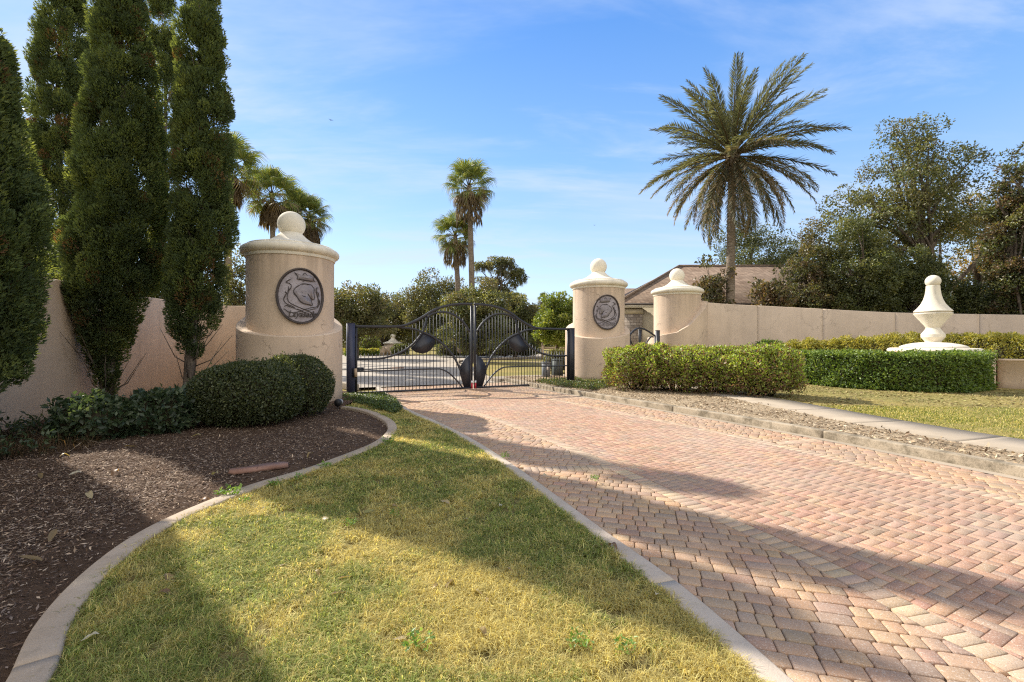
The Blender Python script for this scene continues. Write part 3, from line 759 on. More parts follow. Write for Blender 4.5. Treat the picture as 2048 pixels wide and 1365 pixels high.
def pillar(x, y, face, label, zf, rf):
    root = thing('gate_pillar', label, 'pillar', (x, y, 0), face)
    V, Fs = ring_mesh(zf, rf, .985); smooth_auto(part('base_ring', V, Fs, M['stucco'], root), 40)
    m = MB(); m.lathe([(1.0, -.05), (1.0, 3.60)], 96, close=False); smooth_auto(m.build('drum', M['stucco'], root), 40)
    m = MB(); m.lathe(CAP, 96, close=False); cap = smooth_auto(m.build('cap', M['cream'], root), 50)
    m = MB(); R = .325; m.lathe([(max(.002, R*math.sin(t)), 4.475 - R*math.cos(t)) for t in np.linspace(.0, math.pi, 33)], 64, close=False)
    smooth_auto(m.build('ball_finial', M['cream'], cap), 60)
    return root
q2 = lambda a: 1.66 + .30*(abs(a)/90)**2
p_left = pillar(*at(583, 11.45), math.atan2(5.55, 11.45)*.98, 'large stucco pillar with bronze horse medallion beside the cypresses', lambda a: min(2.6, q2(a)), lambda a: 1.2)
p_mid = pillar(*at(1197, 17.95), -math.atan2(3.41, 17.95), 'stucco pillar with bronze medallion between driveway gate and walk gate',
               lambda a: min(2.7, q2(a)), lambda a: 1.2 + (.28*min(1, max(0, (-a-75)/50)) if a < -75 else 0))
xs = [-180, -45, 0, 25, 47, 68, 85, 180]; ys = [1.6, 1.75, 1.93, 2.26, 2.72, 3.07, 3.3, 3.3]
p_right = pillar(*at(1354, 20.4), -math.atan2(7.4, 20.4), 'plain stucco pillar with spiral base joining the long wall', lambda a: float(np.interp(a, xs, ys)), lambda a: 1.27)

# medallion: everything is laid on the drum's curved face (local x across, z up, h proud of the drum)
CX, CY, SX, SZ = 552.0, 655.0, .53/465, .655/555
def em(px, py): return ((px-CX)*SX, -(py-CY)*SZ)
def medallion(root, ang, zc, mirror):
    sg = -1 if mirror else 1
    def W(V):
        V = np.asarray(V, float); a = sg*V[:, 0]/1.03 + ang; r = 1.0 + V[:, 1]
        return np.stack([np.sin(a)*r, -np.cos(a)*r, zc + V[:, 2]], 1)
    a, b = .53, .655
    def oval(prof, n=96):
        V = []; Fs = []
        for (s, h) in prof:
            for k in range(n):
                t = 2*math.pi*k/n; V.append((math.cos(t)*(a+s), h, math.sin(t)*(b+s)))
        for i in range(len(prof)-1):
            for k in range(n):
                k2 = (k+1) % n; f = (i*n+k, i*n+k2, (i+1)*n+k2, (i+1)*n+k); Fs.append(f)
        return V, Fs
    rows = [(0.0, .055)] + [(-s, .055) for s in (.1, .2, .3, .4, .5)]
    V = [(0, .055, 0)]; Fs = []; n = 96
    for q, f in enumerate(np.linspace(.08, .96, 12)):
        for k in range(n):
            t = 2*math.pi*k/n; V.append((math.cos(t)*a*f, .05, math.sin(t)*b*f))
    for k in range(n): Fs.append((0, 1+k, 1+(k+1) % n))
    for q in range(11):
        for k in range(n):
            k2 = (k+1) % n; Fs.append((1+q*n+k, 1+(q+1)*n+k, 1+(q+1)*n+k2, 1+q*n+k2))
    plate = part('medallion', W(V), Fs, M['bronze'], root)
    V, Fs = oval([(0, -.03), (0, .075), (-.012, .092), (-.035, .092), (-.048, .08), (-.055, .05), (-.07, .045)])
    smooth_auto(part('medallion_rim', W(V), Fs, M['bronze_dark'], plate), 40)
    # raised emblem: horse head, scrolls and crown
    def relief(name, polys, lines, mat, h0=.05, h1=.074):
        m = MB()
        for pl in polys:
            pts = [em(*p) for p in pl]; n = len(pts); c = np.mean(pts, axis=0)
            V = [(x, h0-.01, z) for x, z in pts] + [(x, h1, z) for x, z in pts] + [((x-c[0])*.8+c[0], h1+.012, (z-c[1])*.8+c[1]) for x, z in pts]
            Fs = [(i, (i+1) % n, (i+1) % n + n, i+n) for i in range(n)] + [(i+n, (i+1) % n + n, (i+1) % n + 2*n, i+2*n) for i in range(n)] + [tuple(range(2*n, 3*n))]
            m.add(V, Fs)
        for ln, r in lines:
            P = catmull([em(*p) for p in ln], .018); taper = np.clip(np.minimum(np.arange(len(P)), np.arange(len(P))[::-1])/4 + .35, 0, 1)
            m.tube([(x, h0+.012, z) for x, z in P], list(r*taper), 6)
        V = W(m.V); return smooth_auto(part(name, V, m.Fs, mat, plate), 50)
    horse = [(520,445),(560,415),(610,408),(690,418),(740,425),(755,455),(785,480),(795,520),(785,570),(796,640),(803,685),(785,715),(765,712),(735,690),(712,650),(685,615),(655,590),(660,625),(690,670),(718,720),(745,775),(752,832),(690,815),(600,802),(530,765),(490,705),(455,650),(412,590),(408,560),(440,505)]
    relief('horse_relief', [horse], [], M['bronze_light'])
    cuts = [[(545,455),(570,430),(640,432),(700,425)], [(650,555),(655,600),(690,650),(715,690),(735,735),(747,775)], [(535,560),(560,585),(590,600)], [(550,640),(590,660),(640,668)], [(745,510),(760,545),(750,580)], [(490,700),(530,765),(600,802),(690,815),(750,832)], [(410,570),(420,620),(460,660),(490,700)], [(760,690),(780,700),(800,685)], [(440,505),(480,460),(520,440)]]
    relief('horse_outline', [], [(c, .0105) for c in cuts + [horse + horse[:1]]], M['bronze_dark'], .062)
    scroll = [[(375,325),(300,370),(270,405),(330,415),(365,450),(362,500),(325,560),(300,640),(300,720),(335,790),(430,845),(520,885),(605,915),(650,905),(740,875),(850,855),(890,800),(893,700),(860,600),(845,530),(860,470),(905,465)],
              [(265,565),(255,600),(290,600),(240,700),(240,760),(290,820),(400,870),(440,895)], [(320,470),(320,530),(300,580)], [(870,540),(900,600),(905,650)], [(915,700),(925,770),(900,830),(860,880)],
              [(240,870),(290,850),(360,880),(430,900)], [(230,905),(320,975),(420,985),(540,955),(610,975),(690,955),(800,995),(905,975),(915,905)], [(410,905),(500,925),(560,945),(600,925)], [(600,925),(680,930),(760,905),(850,890)]]
    relief('scroll_border', [], [(c, .0095) for c in scroll], M['bronze_dark'], .052)
    crown = [(440,205),(485,285),(480,325),(765,350),(775,300),(800,255),(740,262),(700,235),(665,255),(610,195),(565,250),(520,225),(490,250)]
    relief('crown_relief', [crown], []  , M['bronze_light'])
    relief('crown_band', [], [([(420,200),(455,235),(490,270)], .012), ([(765,300),(800,340),(825,350)], .013), ([(480,325),(620,338),(765,350)], .010), ([(570,365),(600,370)], .014), ([(485,285),(620,298),(770,320)], .011), (crown + crown[:1], .009)], M['bronze_dark'], .058)
    # raised lettering
    cu = bpy.data.curves.new('lettering', 'FONT'); cu.body = 'Layasada'; cu.size = .2; cu.extrude = .012; cu.shear = .28; cu.offset = .0025; cu.align_x = 'CENTER'; cu.space_character = 1.02
    tmp = bpy.data.objects.new('tmp_text', cu); COL.objects.link(tmp)
    me = bpy.data.meshes.new_from_object(tmp.evaluated_get(bpy.context.evaluated_depsgraph_get()))
    V = np.array([v.co[:] for v in me.vertices]); Fs = [list(p.vertices) for p in me.polygons]
    bpy.data.objects.remove(tmp); bpy.data.meshes.remove(me)
    wx = V[:, 0].max()-V[:, 0].min(); V[:, 0] = (V[:, 0]-(V[:, 0].max()+V[:, 0].min())/2)*(.60/wx)
    X = np.stack([sg*V[:, 0] + .03*sg, .068 + V[:, 2], V[:, 1] - .485], 1)
    part('lettering', W(X), Fs, M['bronze_light'] if mirror else M['bronze_dark'], plate)
medallion(p_left, math.radians(12), 2.60, False)
medallion(p_mid, math.radians(18), 2.62, True)

# ================================================================== DRIVEWAY GATE
GA = np.array([-4.59, 13.0]); GB = np.array([2.1, 16.2]); GL = float(np.linalg.norm(GB-GA)); GD = (GB-GA)/GL; GRZ = math.atan2(GD[1], GD[0])
def gz(u, v):
    k = (u-1024)/F; tt = (k*GA[1]-GA[0])/(GD[0]-k*GD[1]); Y = GA[1]+tt*GD[1]; return (tt, HC+(682.5-v)/F*Y)
def gc(cx, cy): return gz(660+cx/3.793, 560+cy/3.793)
hx = GL/2                                                     # meeting line
L0 = .10; L1 = hx - .03
def gl(pts): return [gc(*p) for p in pts]
c_top = gl([(150,355),(350,355),(530,352),(620,325),(700,285),(780,235),(850,207),(920,190),(1000,183),(1040,183)])
c_top[0] = (L0, c_top[1][1]); c_top = [(p[0], p[1]) for p in c_top]; ztop = c_top[-1][1]; c_top.append((L1, ztop))
c_lid = gl([(500,357),(620,370),(700,397),(780,432),(860,492),(920,556),(960,622),(990,690)])
c_low = gl([(200,600),(350,599),(430,588),(510,563),(590,520),(650,465),(700,400),(722,345),(735,287)]); c_low[0] = (L0+.03, c_low[1][1])
c_arch = gl([(735,287),(780,257),(840,245),(900,250),(960,278),(1020,332),(1058,392)])
c_mid = gl([(200,697),(400,690),(600,681),(800,676),(850,681),(900,706),(950,752),(985,792),(1003,815)]); c_mid[0] = (L0+.03, c_mid[1][1])
disc = gl([(700,400),(750,415),(797,443),(797,480),(775,522),(740,550),(700,561),(650,550),(612,522),(650,482),(682,440)])
shield = gl([(1062,568),(1020,602),(985,662),(985,705),(1000,765),(1016,818),(1062,818)])
zb = .055
def crv(c, step=.05): return catmull(c, step)
T_ = crv(c_top); LW = crv(c_low); AR = crv(c_arch); LD = crv(c_lid)
def zi(c, t): 
    o = np.argsort(c[:, 0]); return float(np.interp(t, c[o, 0], c[o, 1]))
def gate_leaf(name, label, mirror):
    # local frame: x along the gate, y depth, z up; the second leaf is the mirror image about the meeting line
    root = thing(name, label, 'gate', (GA[0], GA[1], 0), GRZ, 'driveway gate leaves')
    f = (lambda P: [(GL-x, z) for x, z in P]) if mirror else (lambda P: [(x, z) for x, z in P])
    m = MB(); m.flatbar(f(T_), .075, .06); m.build('top_rail', M['metal'], root)
    m = MB(); m.flatbar(f([(L0, zb), (L1, zb)]), .06, .05); m.build('bottom_rail', M['metal'], root)
    for x in (L0+.03, L1-.03):
        m = MB(); zt = zi(T_, x) - .03; m.flatbar(f([(x, zb-.03), (x, zt)]), .065, .058); m.build('stile', M['metal'], root)
    for c, w in ((LD, .055), (LW, .055), (AR, .055), (crv(c_mid), .04)):
        m = MB(); m.flatbar(f(c), w, .05); m.build('curved_rail', M['metal'], root)
    m = MB(); m.plate(f(disc), .03); m.build('disc_plate', M['metal'], root)
    m = MB(); m.plate(f(shield), .034); m.build('shield_plate', M['metal'], root)
    k = 0; x = L0 + .16; sp = .107
    xa = AR[:, 0].min()
    while x < L1 - .08:
        if x < xa:
            zl = zi(LW, x); tops = [zl + .15]
            if x > LD[0, 0] + .5: tops = [zi(T_, x) - .02]
            if x > LD[0, 0] and x <= LD[0, 0] + .5: tops = [zl + .13]
        else: tops = [min(zi(T_, x) - .06, zi(AR, x) + (.13 if x < L1-.25 else .05))]
        z0 = zb
        sx = min(p[0] for p in shield)
        if x > sx + .03: z0 = max(p[1] for p in shield if abs(p[0]-x) < .25) - .05
        m = MB(); q = f([(x, 0)])[0][0]; w = .0085
        m.box(q-w, q+w, -w, w, z0, tops[0]); m.build('picket', M['metal'], root); x += sp
    m = MB(); q = f([(L1-.03, 0)])[0][0]; m.box(q-.02, q+.034, -.033, .033, .03, .20); m.build('red_reflector', M['red'], root)
    m = MB(); m.box(q-.02, q+.034, -.033, .033, .205, .28); m.build('white_reflector', M['white'], root)
    return root
gate_leaf('gate_leaf', 'dark metal gate leaf hung beside the large pillar', False)
gate_leaf('gate_leaf', 'dark metal gate leaf hung beside the middle pillar', True)
def post(xy, rz, w, h, mat, label, box):
    r = thing('gate_post', label, 'post', (xy[0], xy[1], 0), rz)
    m = MB(); m.box(-w/2, w/2, -w/2, w/2, -.05, h); m.build('post_shaft', mat, r)
    m = MB(); m.box(-w/2-.004, w/2+.004, -w/2-.004, w/2+.004, h+.0, h+.012); m.build('post_cap', mat, r)
    for z in (.45, h-.35):
        m = MB(); m.tube([(w/2+.03, -.02, z-.05), (w/2+.03, -.02, z+.05)], .018, 10); m.build('hinge', M['metal'], r)
    if box:
        m = MB(); m.box(w/2-.06, w/2+.03, -w/2-.05, -w/2, .52, .78); m.build('junction_box', M['metal'], r)
        m = MB(); m.box(w/2-.02, w/2+.05, -w/2-.075, -w/2-.052, .53, .77); m.build('box_cover', M['tan_plastic'], r)
    return r
post(GA - GD*.02, GRZ, .21, 2.05, M['metal_post'], 'blue-black square steel gate post beside the large pillar', True)
post(GB + GD*.0, GRZ, .19, 2.0, M['metal'], 'black square steel gate post beside the middle pillar', False)
# swing arm of the opener behind the first leaf
ga = thing('gate_opener_arm', 'thin black opener arm behind the gate leaf by the large pillar', 'gate opener', (GA[0], GA[1], 0), GRZ)
m = MB(); m.tube([(-.9, .35, .72), (.25, .18, .72), (1.5, .06, .74)], .016, 8); m.build('arm_tube', M['metal'], ga)
m = MB(); m.box(.12, .36, .12, .24, .66, .78); m.build('arm_motor', M['metal'], ga)
m = MB(); m.box(1.15, 1.5, .04, .09, .725, .765); m.build('arm_bracket', M['board'], ga)

# ================================================================== WALK GATE
wa = np.array([4.72, 18.35]); wb = np.array([6.12, 19.35]); wl = float(np.linalg.norm(wb-wa)); wd = (wb-wa)/wl
wg = thing('walk_gate', 'small arched black walk gate between two pillars', 'gate', (wa[0], wa[1], 0), math.atan2(wd[1], wd[0]))
arch = [(.04, 1.78), (.25, 1.95), (.55, 2.07), (.85, 2.06), (1.15, 1.98), (1.45, 1.86), (wl-.06, 1.76)]
m = MB(); m.flatbar(catmull(arch, .04), .06, .05); m.build('top_rail', M['metal'], wg)
m = MB(); m.flatbar([(.04, .06), (wl-.06, .06)], .05, .04); m.build('bottom_rail', M['metal'], wg)
for x in (.04, wl-.06):
    m = MB(); m.flatbar([(x, .03), (x, 1.78)], .055, .05); m.build('stile', M['metal'], wg)
for c in ([(.06, 1.6), (.25, 1.35), (.55, .95), (.70, .60)], [(.72, .60), (.85, 1.0), (1.05, 1.4), (1.35, 1.7), (1.55, 1.72)], [(1.0, 1.45), (1.3, 1.3), (wl-.08, 1.22)], [(1.1, .8), (1.35, 1.0), (wl-.08, 1.15)]):
    m = MB(); m.flatbar(catmull(c, .04), .05, .04); m.build('curved_rail', M['metal'], wg)
m = MB(); m.plate([(.60, 2.03), (.78, 2.03), (.75, 1.5), (.70, .75), (.66, .75), (.62, 1.5)], .03); m.build('shield_plate', M['metal'], wg)
for x in np.arange(.15, wl-.1, .11):
    m = MB(); m.box(x-.008, x+.008, -.008, .008, .06, 1.1 if x > .9 else 1.25); m.build('picket', M['metal'], wg)
post(wb + wd*.1, math.atan2(wd[1], wd[0]), .15, 2.0, M['metal'], 'slim black post of the small walk gate', False)

# ================================================================== URN
ur = thing('stone_urn', 'white spindle shaped cast stone urn on a round plinth', 'ornament', (UX, UY, 1.17))
m = MB(); m.lathe([(.1, .0), (1.08, .0), (1.15, .02), (1.18, .06), (1.18, .09), (1.15, .13), (1.10, .15), (.1, .155)], 96, close=False); smooth_auto(m.build('plinth_disc', M['white_stone'], ur), 50)
m = MB(); m.lathe([(.84, .156), (.86, .17), (.855, .19), (.80, .225), (.66, .275), (.48, .315), (.30, .335), (.1, .34)], 96, close=False); smooth_auto(m.build('plinth_dome', M['white_stone'], ur), 50)
US = lambda pr: [(r, .34 + (z - .34)*1.244 if z > .34 else z) for r, z in pr]
m = MB(); m.lathe(US([(.20, .30), (.205, .36), (.235, .40), (.29, .455), (.305, .475), (.305, .55), (.285, .575), (.215, .655), (.185, .70), (.175, .73), (.21, .78)]), 80, close=False); smooth_auto(m.build('knuckle', M['white_stone'], ur), 30)
m = MB(); m.lathe(US([(.175, .72), (.22, .78), (.46, 1.05), (.49, 1.09), (.485, 1.11), (.445, 1.112), (.445, 1.14), (.49, 1.145), (.487, 1.165), (.40, 1.245), (.31, 1.35), (.245, 1.47), (.205, 1.60), (.185, 1.72), (.178, 1.83), (.16, 1.84)]), 80, close=False); smooth_auto(m.build('body', M['white_stone'], ur), 30)
m = MB(); R = .205; m.lathe([(max(.002, R*math.sin(t)), 2.345 - R*math.cos(t)) for t in np.linspace(.45, math.pi, 30)], 64, close=False); smooth_auto(m.build('ball_top', M['white_stone'], ur), 60)

# ================================================================== HOUSE BEYOND THE WALL
hs = thing('house', 'brown shingled house with stacked stone wall beyond the pillars', 'house', (6.0, 26.0, 0))
m = MB(); m.box(.55, 17.5, .5, 9.5, -.1, 3.5); m.build('wall', M['house'], hs)
m = MB(); m.box(.50, 1.55, .34, .495, -.1, 3.12); m.build('stone_veneer', M['stone'], hs)
m = MB(); m.box(.47, 1.58, .30, .5, 3.125, 3.42); m.build('frieze_board', M['house'], hs)
def roof(b, name, x0, x1, y0, y1, z0, rx0, rx1, ry, rz, parent):
    V = [(x0, y0, z0), (x1, y0, z0), (x1, y1, z0), (x0, y1, z0), (rx0, ry, rz), (rx1, ry, rz), (x0, y0, z0-.05), (x1, y0, z0-.05), (x1, y1, z0-.05), (x0, y1, z0-.05)]
    b.add(V, [(0, 1, 5, 4), (1, 2, 5), (2, 3, 4, 5), (3, 0, 4), (9, 8, 7, 6), (6, 7, 1, 0), (7, 8, 2, 1), (8, 9, 3, 2), (9, 6, 0, 3)])
    return b.build(name, M['shingle'], parent)
roof(MB(), 'roof', 0, 18, 0, 10, 3.74, 5.4, 12.8, 5, 6.66, hs)
m = MB(); m.box(.02, 17.98, .02, .14, 3.46, 3.688); m.box(.02, .14, .142, 9.98, 3.46, 3.688); m.build('fascia', M['trim'], hs)
m = MB(); m.box(-.06, 18.06, -.10, .018, 3.60, 3.70); m.build('gutter', M['gutter'], hs)
m = MB(); m.tube([(0, 0, 3.75), (5.4, 5, 6.67)], .09, 6); m.tube([(5.4, 5, 6.67), (12.8, 5, 6.67)], .09, 6); m.build('ridge_cap', M['shingle'], hs)
m = MB(); m.box(.9, 5.5, 7.2, 13.6, -.1, 3.4); m.build('rear_wing', M['house'], hs)
roof(MB(), 'rear_roof', .2, 7.5, 6.6, 14.0, 3.9, 3.0, 6.0, 10.3, 5.75, hs)

# ================================================================== SMALL THINGS NEAR AND FAR
x, y = G(676, 820)
lp_ = thing('garden_spotlight', 'small black garden spotlight at the foot of the large pillar', 'light', (x, y, .05), 2.6)
m = MB(); m.lathe([(.005, -.1), (.012, -.05), (.012, .05)], 10); m.build('stake', M['black'], lp_)
m = MB(); m.lathe([(.02, .02), (.07, .05), (.085, .10), (.08, .15), (.05, .185), (.005, .195)], 24); smooth_auto(m.build('lamp_body', M['black'], lp_), 50)
m = MB(); m.tube([(0, -.05, .12), (0, -.092, .13)], [.055, .06], 18); m.build('lamp_lens', M['lens'], lp_)
x, y = G(520, 938, .06)
m = MB(); Pb = [(-.27, -.09), (-.1, -.10), (.1, -.085), (.29, -.07), (.31, .03), (.26, .075), (.05, .09), (-.15, .075), (-.3, .06), (-.32, -.03)]
nb = len(Pb); m.add([(px, py, 0) for px, py in Pb] + [(px*.97, py*.94, .035+.008*math.sin(9*px)) for px, py in Pb], [tuple(reversed(range(nb))), tuple(range(nb, 2*nb))] + [(i, (i+1) % nb, (i+1) % nb+nb, i+nb) for i in range(nb)])
bd = m.build('board', M['board']); bd.location = (x, y, .055); bd.rotation_euler = (.05, .03, .62)
tag(bd, 'flat weathered red-brown board lying on dark mulch', 'board')

# fallen leaves on the lawn
def dry_leaf(seed, L, Wd):
    r = np.random.default_rng(seed); V = []; Fs = []; n = 9
    for i in range(n):
        t = i/(n-1); w = Wd*math.sin(math.pi*min(1, t*.93+.05))**.8*.5; z = .02*math.sin(t*3.1)+.012*math.sin(5*t+seed)
        V += [((t-.5)*L, -w, z+w*.5), ((t-.5)*L, 0, z), ((t-.5)*L, w, z+w*(.25+.5*r.random()))]
    for i in range(n-1):
        for j in range(2): Fs.append((i*3+j, (i+1)*3+j, (i+1)*3+j+1, i*3+j+1))
    return V, Fs
LM = [(.36, .27, .13), (.46, .38, .22), (.27, .19, .09), (.60, .55, .42), (.30, .30, .12), (.22, .13, .07)]
lmesh = []
for i, c in enumerate(LM):
    V, Fs = dry_leaf(i, .10+.02*(i % 3), .045+.008*(i % 2)); lmesh.append(mesh_np('fallen_leaf', V, Fs, M['leaf'], np.tile(np.array(c), (len(V), 1)), True))
spots = [(423,1052,3),(530,1023,3),(650,1045,1),(695,1163,2),(560,1140,2),(786,1020,0),(805,1013,4),(890,1010,1),(985,1015,1),(1000,1016,3),(822,990,0),(1120,1120,4),(1195,1100,2),(1225,1100,5),(1310,1195,3),(870,1183,0),(900,1175,2),(1100,1195,0),(955,1195,1),(975,1210,0),(680,1195,2),(800,1290,1),(965,1275,0),(1015,1150,0),(737,1030,4),(780,1003,0),(640,1150,0),(330,1195,5),(180,1285,3),(520,1050,4),(1090,955,3),(940,945,4),(800,900,2),(768,893,4),(930,1045,1),(340,1165,2)]
for i, (u, v, k) in enumerate(spots):
    x, y = G(u, v, .02); o = link('fallen_leaf', lmesh[k]); o.location = (x, y, .038); s = .5 + .4*rng.random(); o.scale = (s, s, s)
    o.rotation_euler = (rng.normal(0, .3), rng.normal(0, .3), rng.random()*6.28)
    if k == 3: tag(o, 'pale cream fallen leaf on the dry lawn', 'leaf', 'pale fallen leaves on the lawn')
    else: tag(o, 'curled tan or brown fallen leaf on the dry lawn', 'leaf', 'brown fallen leaves on the lawn')
spots = [(620,915,0),(410,1000,5),(430,955,1),(392,880,1),(262,905,2),(180,1000,1),(80,965,2),(130,925,0),(230,955,5),(105,1080,2),(150,960,3),(60,1130,2)]
for i, (u, v, k) in enumerate(spots):
    x, y = G(u, v, .05); o = link('fallen_leaf', lmesh[k]); o.location = (x, y, float(bed_z(np.array(x), np.array(y)))+.03); o.rotation_euler = (rng.normal(0, .3), rng.normal(0, .3), rng.random()*6.28)
    tag(o, 'fallen leaf lying on the dark mulch bed', 'leaf', 'fallen leaves on the mulch')

# utility boxes
for (u, w, h, Y, mt, lab) in ((1092, .26, .66, 18.3, 'utility', 'grey utility box with white sticker seen through the gate'), (1115, .34, .74, 19.2, 'utility_green', 'darker utility cabinet behind the grey utility box')):
    x, y = at(u, Y); r = thing('utility_box', lab, 'utility box', (x, y, 0), .4)
    m = MB(); m.box(-w/2, w/2, -w/2, w/2, -.05, h); m.build('housing', M[mt], r)
    m = MB(); m.box(-w/2-.015, w/2+.015, -w/2-.015, w/2+.015, h+.001, h+.05); m.build('lid', M[mt], r)
    if mt == 'utility':
        m = MB(); m.box(-.06, .03, -w/2-.006, -w/2-.001, .40, .56); m.build('sticker', M['white'], r)
# far monument inside the gate
x, y = at(786, 52)
mo = thing('entry_monument', 'small far stucco monument with white finial inside the gate', 'monument', (x, y, 0))
m = MB(); m.lathe([(.95, -.1), (.95, 1.25)], 32); m.build('drum', M['stucco'], mo)
m = MB(); m.lathe([(1.1, 1.26), (1.1, 1.36), (.6, 1.5), (.3, 1.75), (.2, 1.9), (.3, 2.05), (.3, 2.2), (.12, 2.35), (.01, 2.36)], 32, close=False); smooth_auto(m.build('finial', M['white_stone'], mo), 50)
P = catmull([(-.6, -.3, 1.1), (-1.6, -.5, .8), (-3, -.6, .35), (-4.5, -.6, .1), (-6, -.5, .0)], .2); m = MB()
for i in range(len(P)-1):
    a, b = P[i], P[i+1]
    m.add([(a[0], a[1]-.1, -.2), (b[0], b[1]-.1, -.2), (b[0], b[1]-.1, b[2]), (a[0], a[1]-.1, a[2]), (a[0], a[1]+.1, -.2), (b[0], b[1]+.1, -.2), (b[0], b[1]+.1, b[2]), (a[0], a[1]+.1, a[2])], [(0, 1, 2, 3), (7, 6, 5, 4), (3, 2, 6, 7)])
m.build('wing_wall', M['stucco'], mo)
# dark bench-like well head and fence pieces far right of street
x, y = at(1085, 40)
fr = thing('wooden_fence', 'short far tan wooden rail fence inside the gate', 'fence', (x, y, 0))
for k in range(3):
    m = MB(); m.box(k*1.2-.09, k*1.2+.09, -.09, .09, -.1, 1.15); m.build('fence_post', M['tan_plastic'], fr)
m = MB(); m.box(.1, 2.3, -.03, .03, .85, 1.0); m.build('rail', M['tan_plastic'], fr)
m = MB(); m.box(.1, 2.3, -.03, .03, .4, .52); m.build('rail', M['tan_plastic'], fr)
# birds
def bird(loc, rz, s, label):
    r = thing('bird', label, 'bird', loc, rz); r.scale = (s, s, s)
    m = MB(); m.lathe([(.004, -.2), (.03, -.17), (.055, -.05), (.06, .03), (.045, .12), (.035, .16), (.03, .19), (.008, .225)], 12); b = smooth_auto(m.build('body', M['bird'], r), 60); b.rotation_euler = (-math.pi/2, 0, 0)
    for sx in (-1, 1):
        V = [(sx*.03, .08, .02), (sx*.22, .14, .12), (sx*.5, -.02, .10), (sx*.24, -.08, .10), (sx*.03, -.08, .02)]
        m = MB(); m.add(V + [(v[0], v[1], v[2]+.012) for v in V], [(0, 1, 2, 3, 4), (9, 8, 7, 6, 5)] + [(i, (i+1) % 5, (i+1) % 5+5, i+5) for i in range(5)]); m.build('wing', M['bird'], r)
    m = MB(); V = [(-.03, -.16, 0), (.03, -.16, 0), (.06, -.3, 0), (-.06, -.3, 0)]; m.add(V + [(a, b_, c+.01) for a, b_, c in V], [(0, 1, 2, 3), (7, 6, 5, 4)] + [(i, (i+1) % 4, (i+1) % 4+4, i+4) for i in range(4)]); m.build('tail', M['bird'], r)
Y = 45
bird((*at(662, Y), zat(241, Y)), .8, .5, 'dark bird flying high over the large pillar')
bird((*at(1189, Y+20), zat(451, Y+20)), .3, .45, 'tiny dark bird in the sky above the middle pillar')
# ================================================================== VEGETATION
def pal(cols, n, per=None, jit=.25):
    c = np.array(cols); k = rng.integers(0, len(c), n) if per is None else per
    return c[k]*(1-jit+2*jit*rng.random((n, 1)))
DARKG = [(.10, .122, .05), (.13, .15, .057), (.08, .098, .042), (.18, .185, .07)]
OAK = [(.12, .132, .055), (.15, .155, .062), (.095, .105, .045), (.19, .18, .08), (.155, .13, .065)]
BRIGHT = [(.17, .23, .04), (.22, .27, .05), (.13, .18, .035), (.26, .28, .06)]
MAGN = [(.085, .09, .042), (.12, .105, .052), (.18, .135, .075), (.075, .08, .038), (.15, .10, .06)]
GOLD = [(.32, .20, .04), (.26, .16, .03), (.20, .15, .035), (.36, .25, .06)]

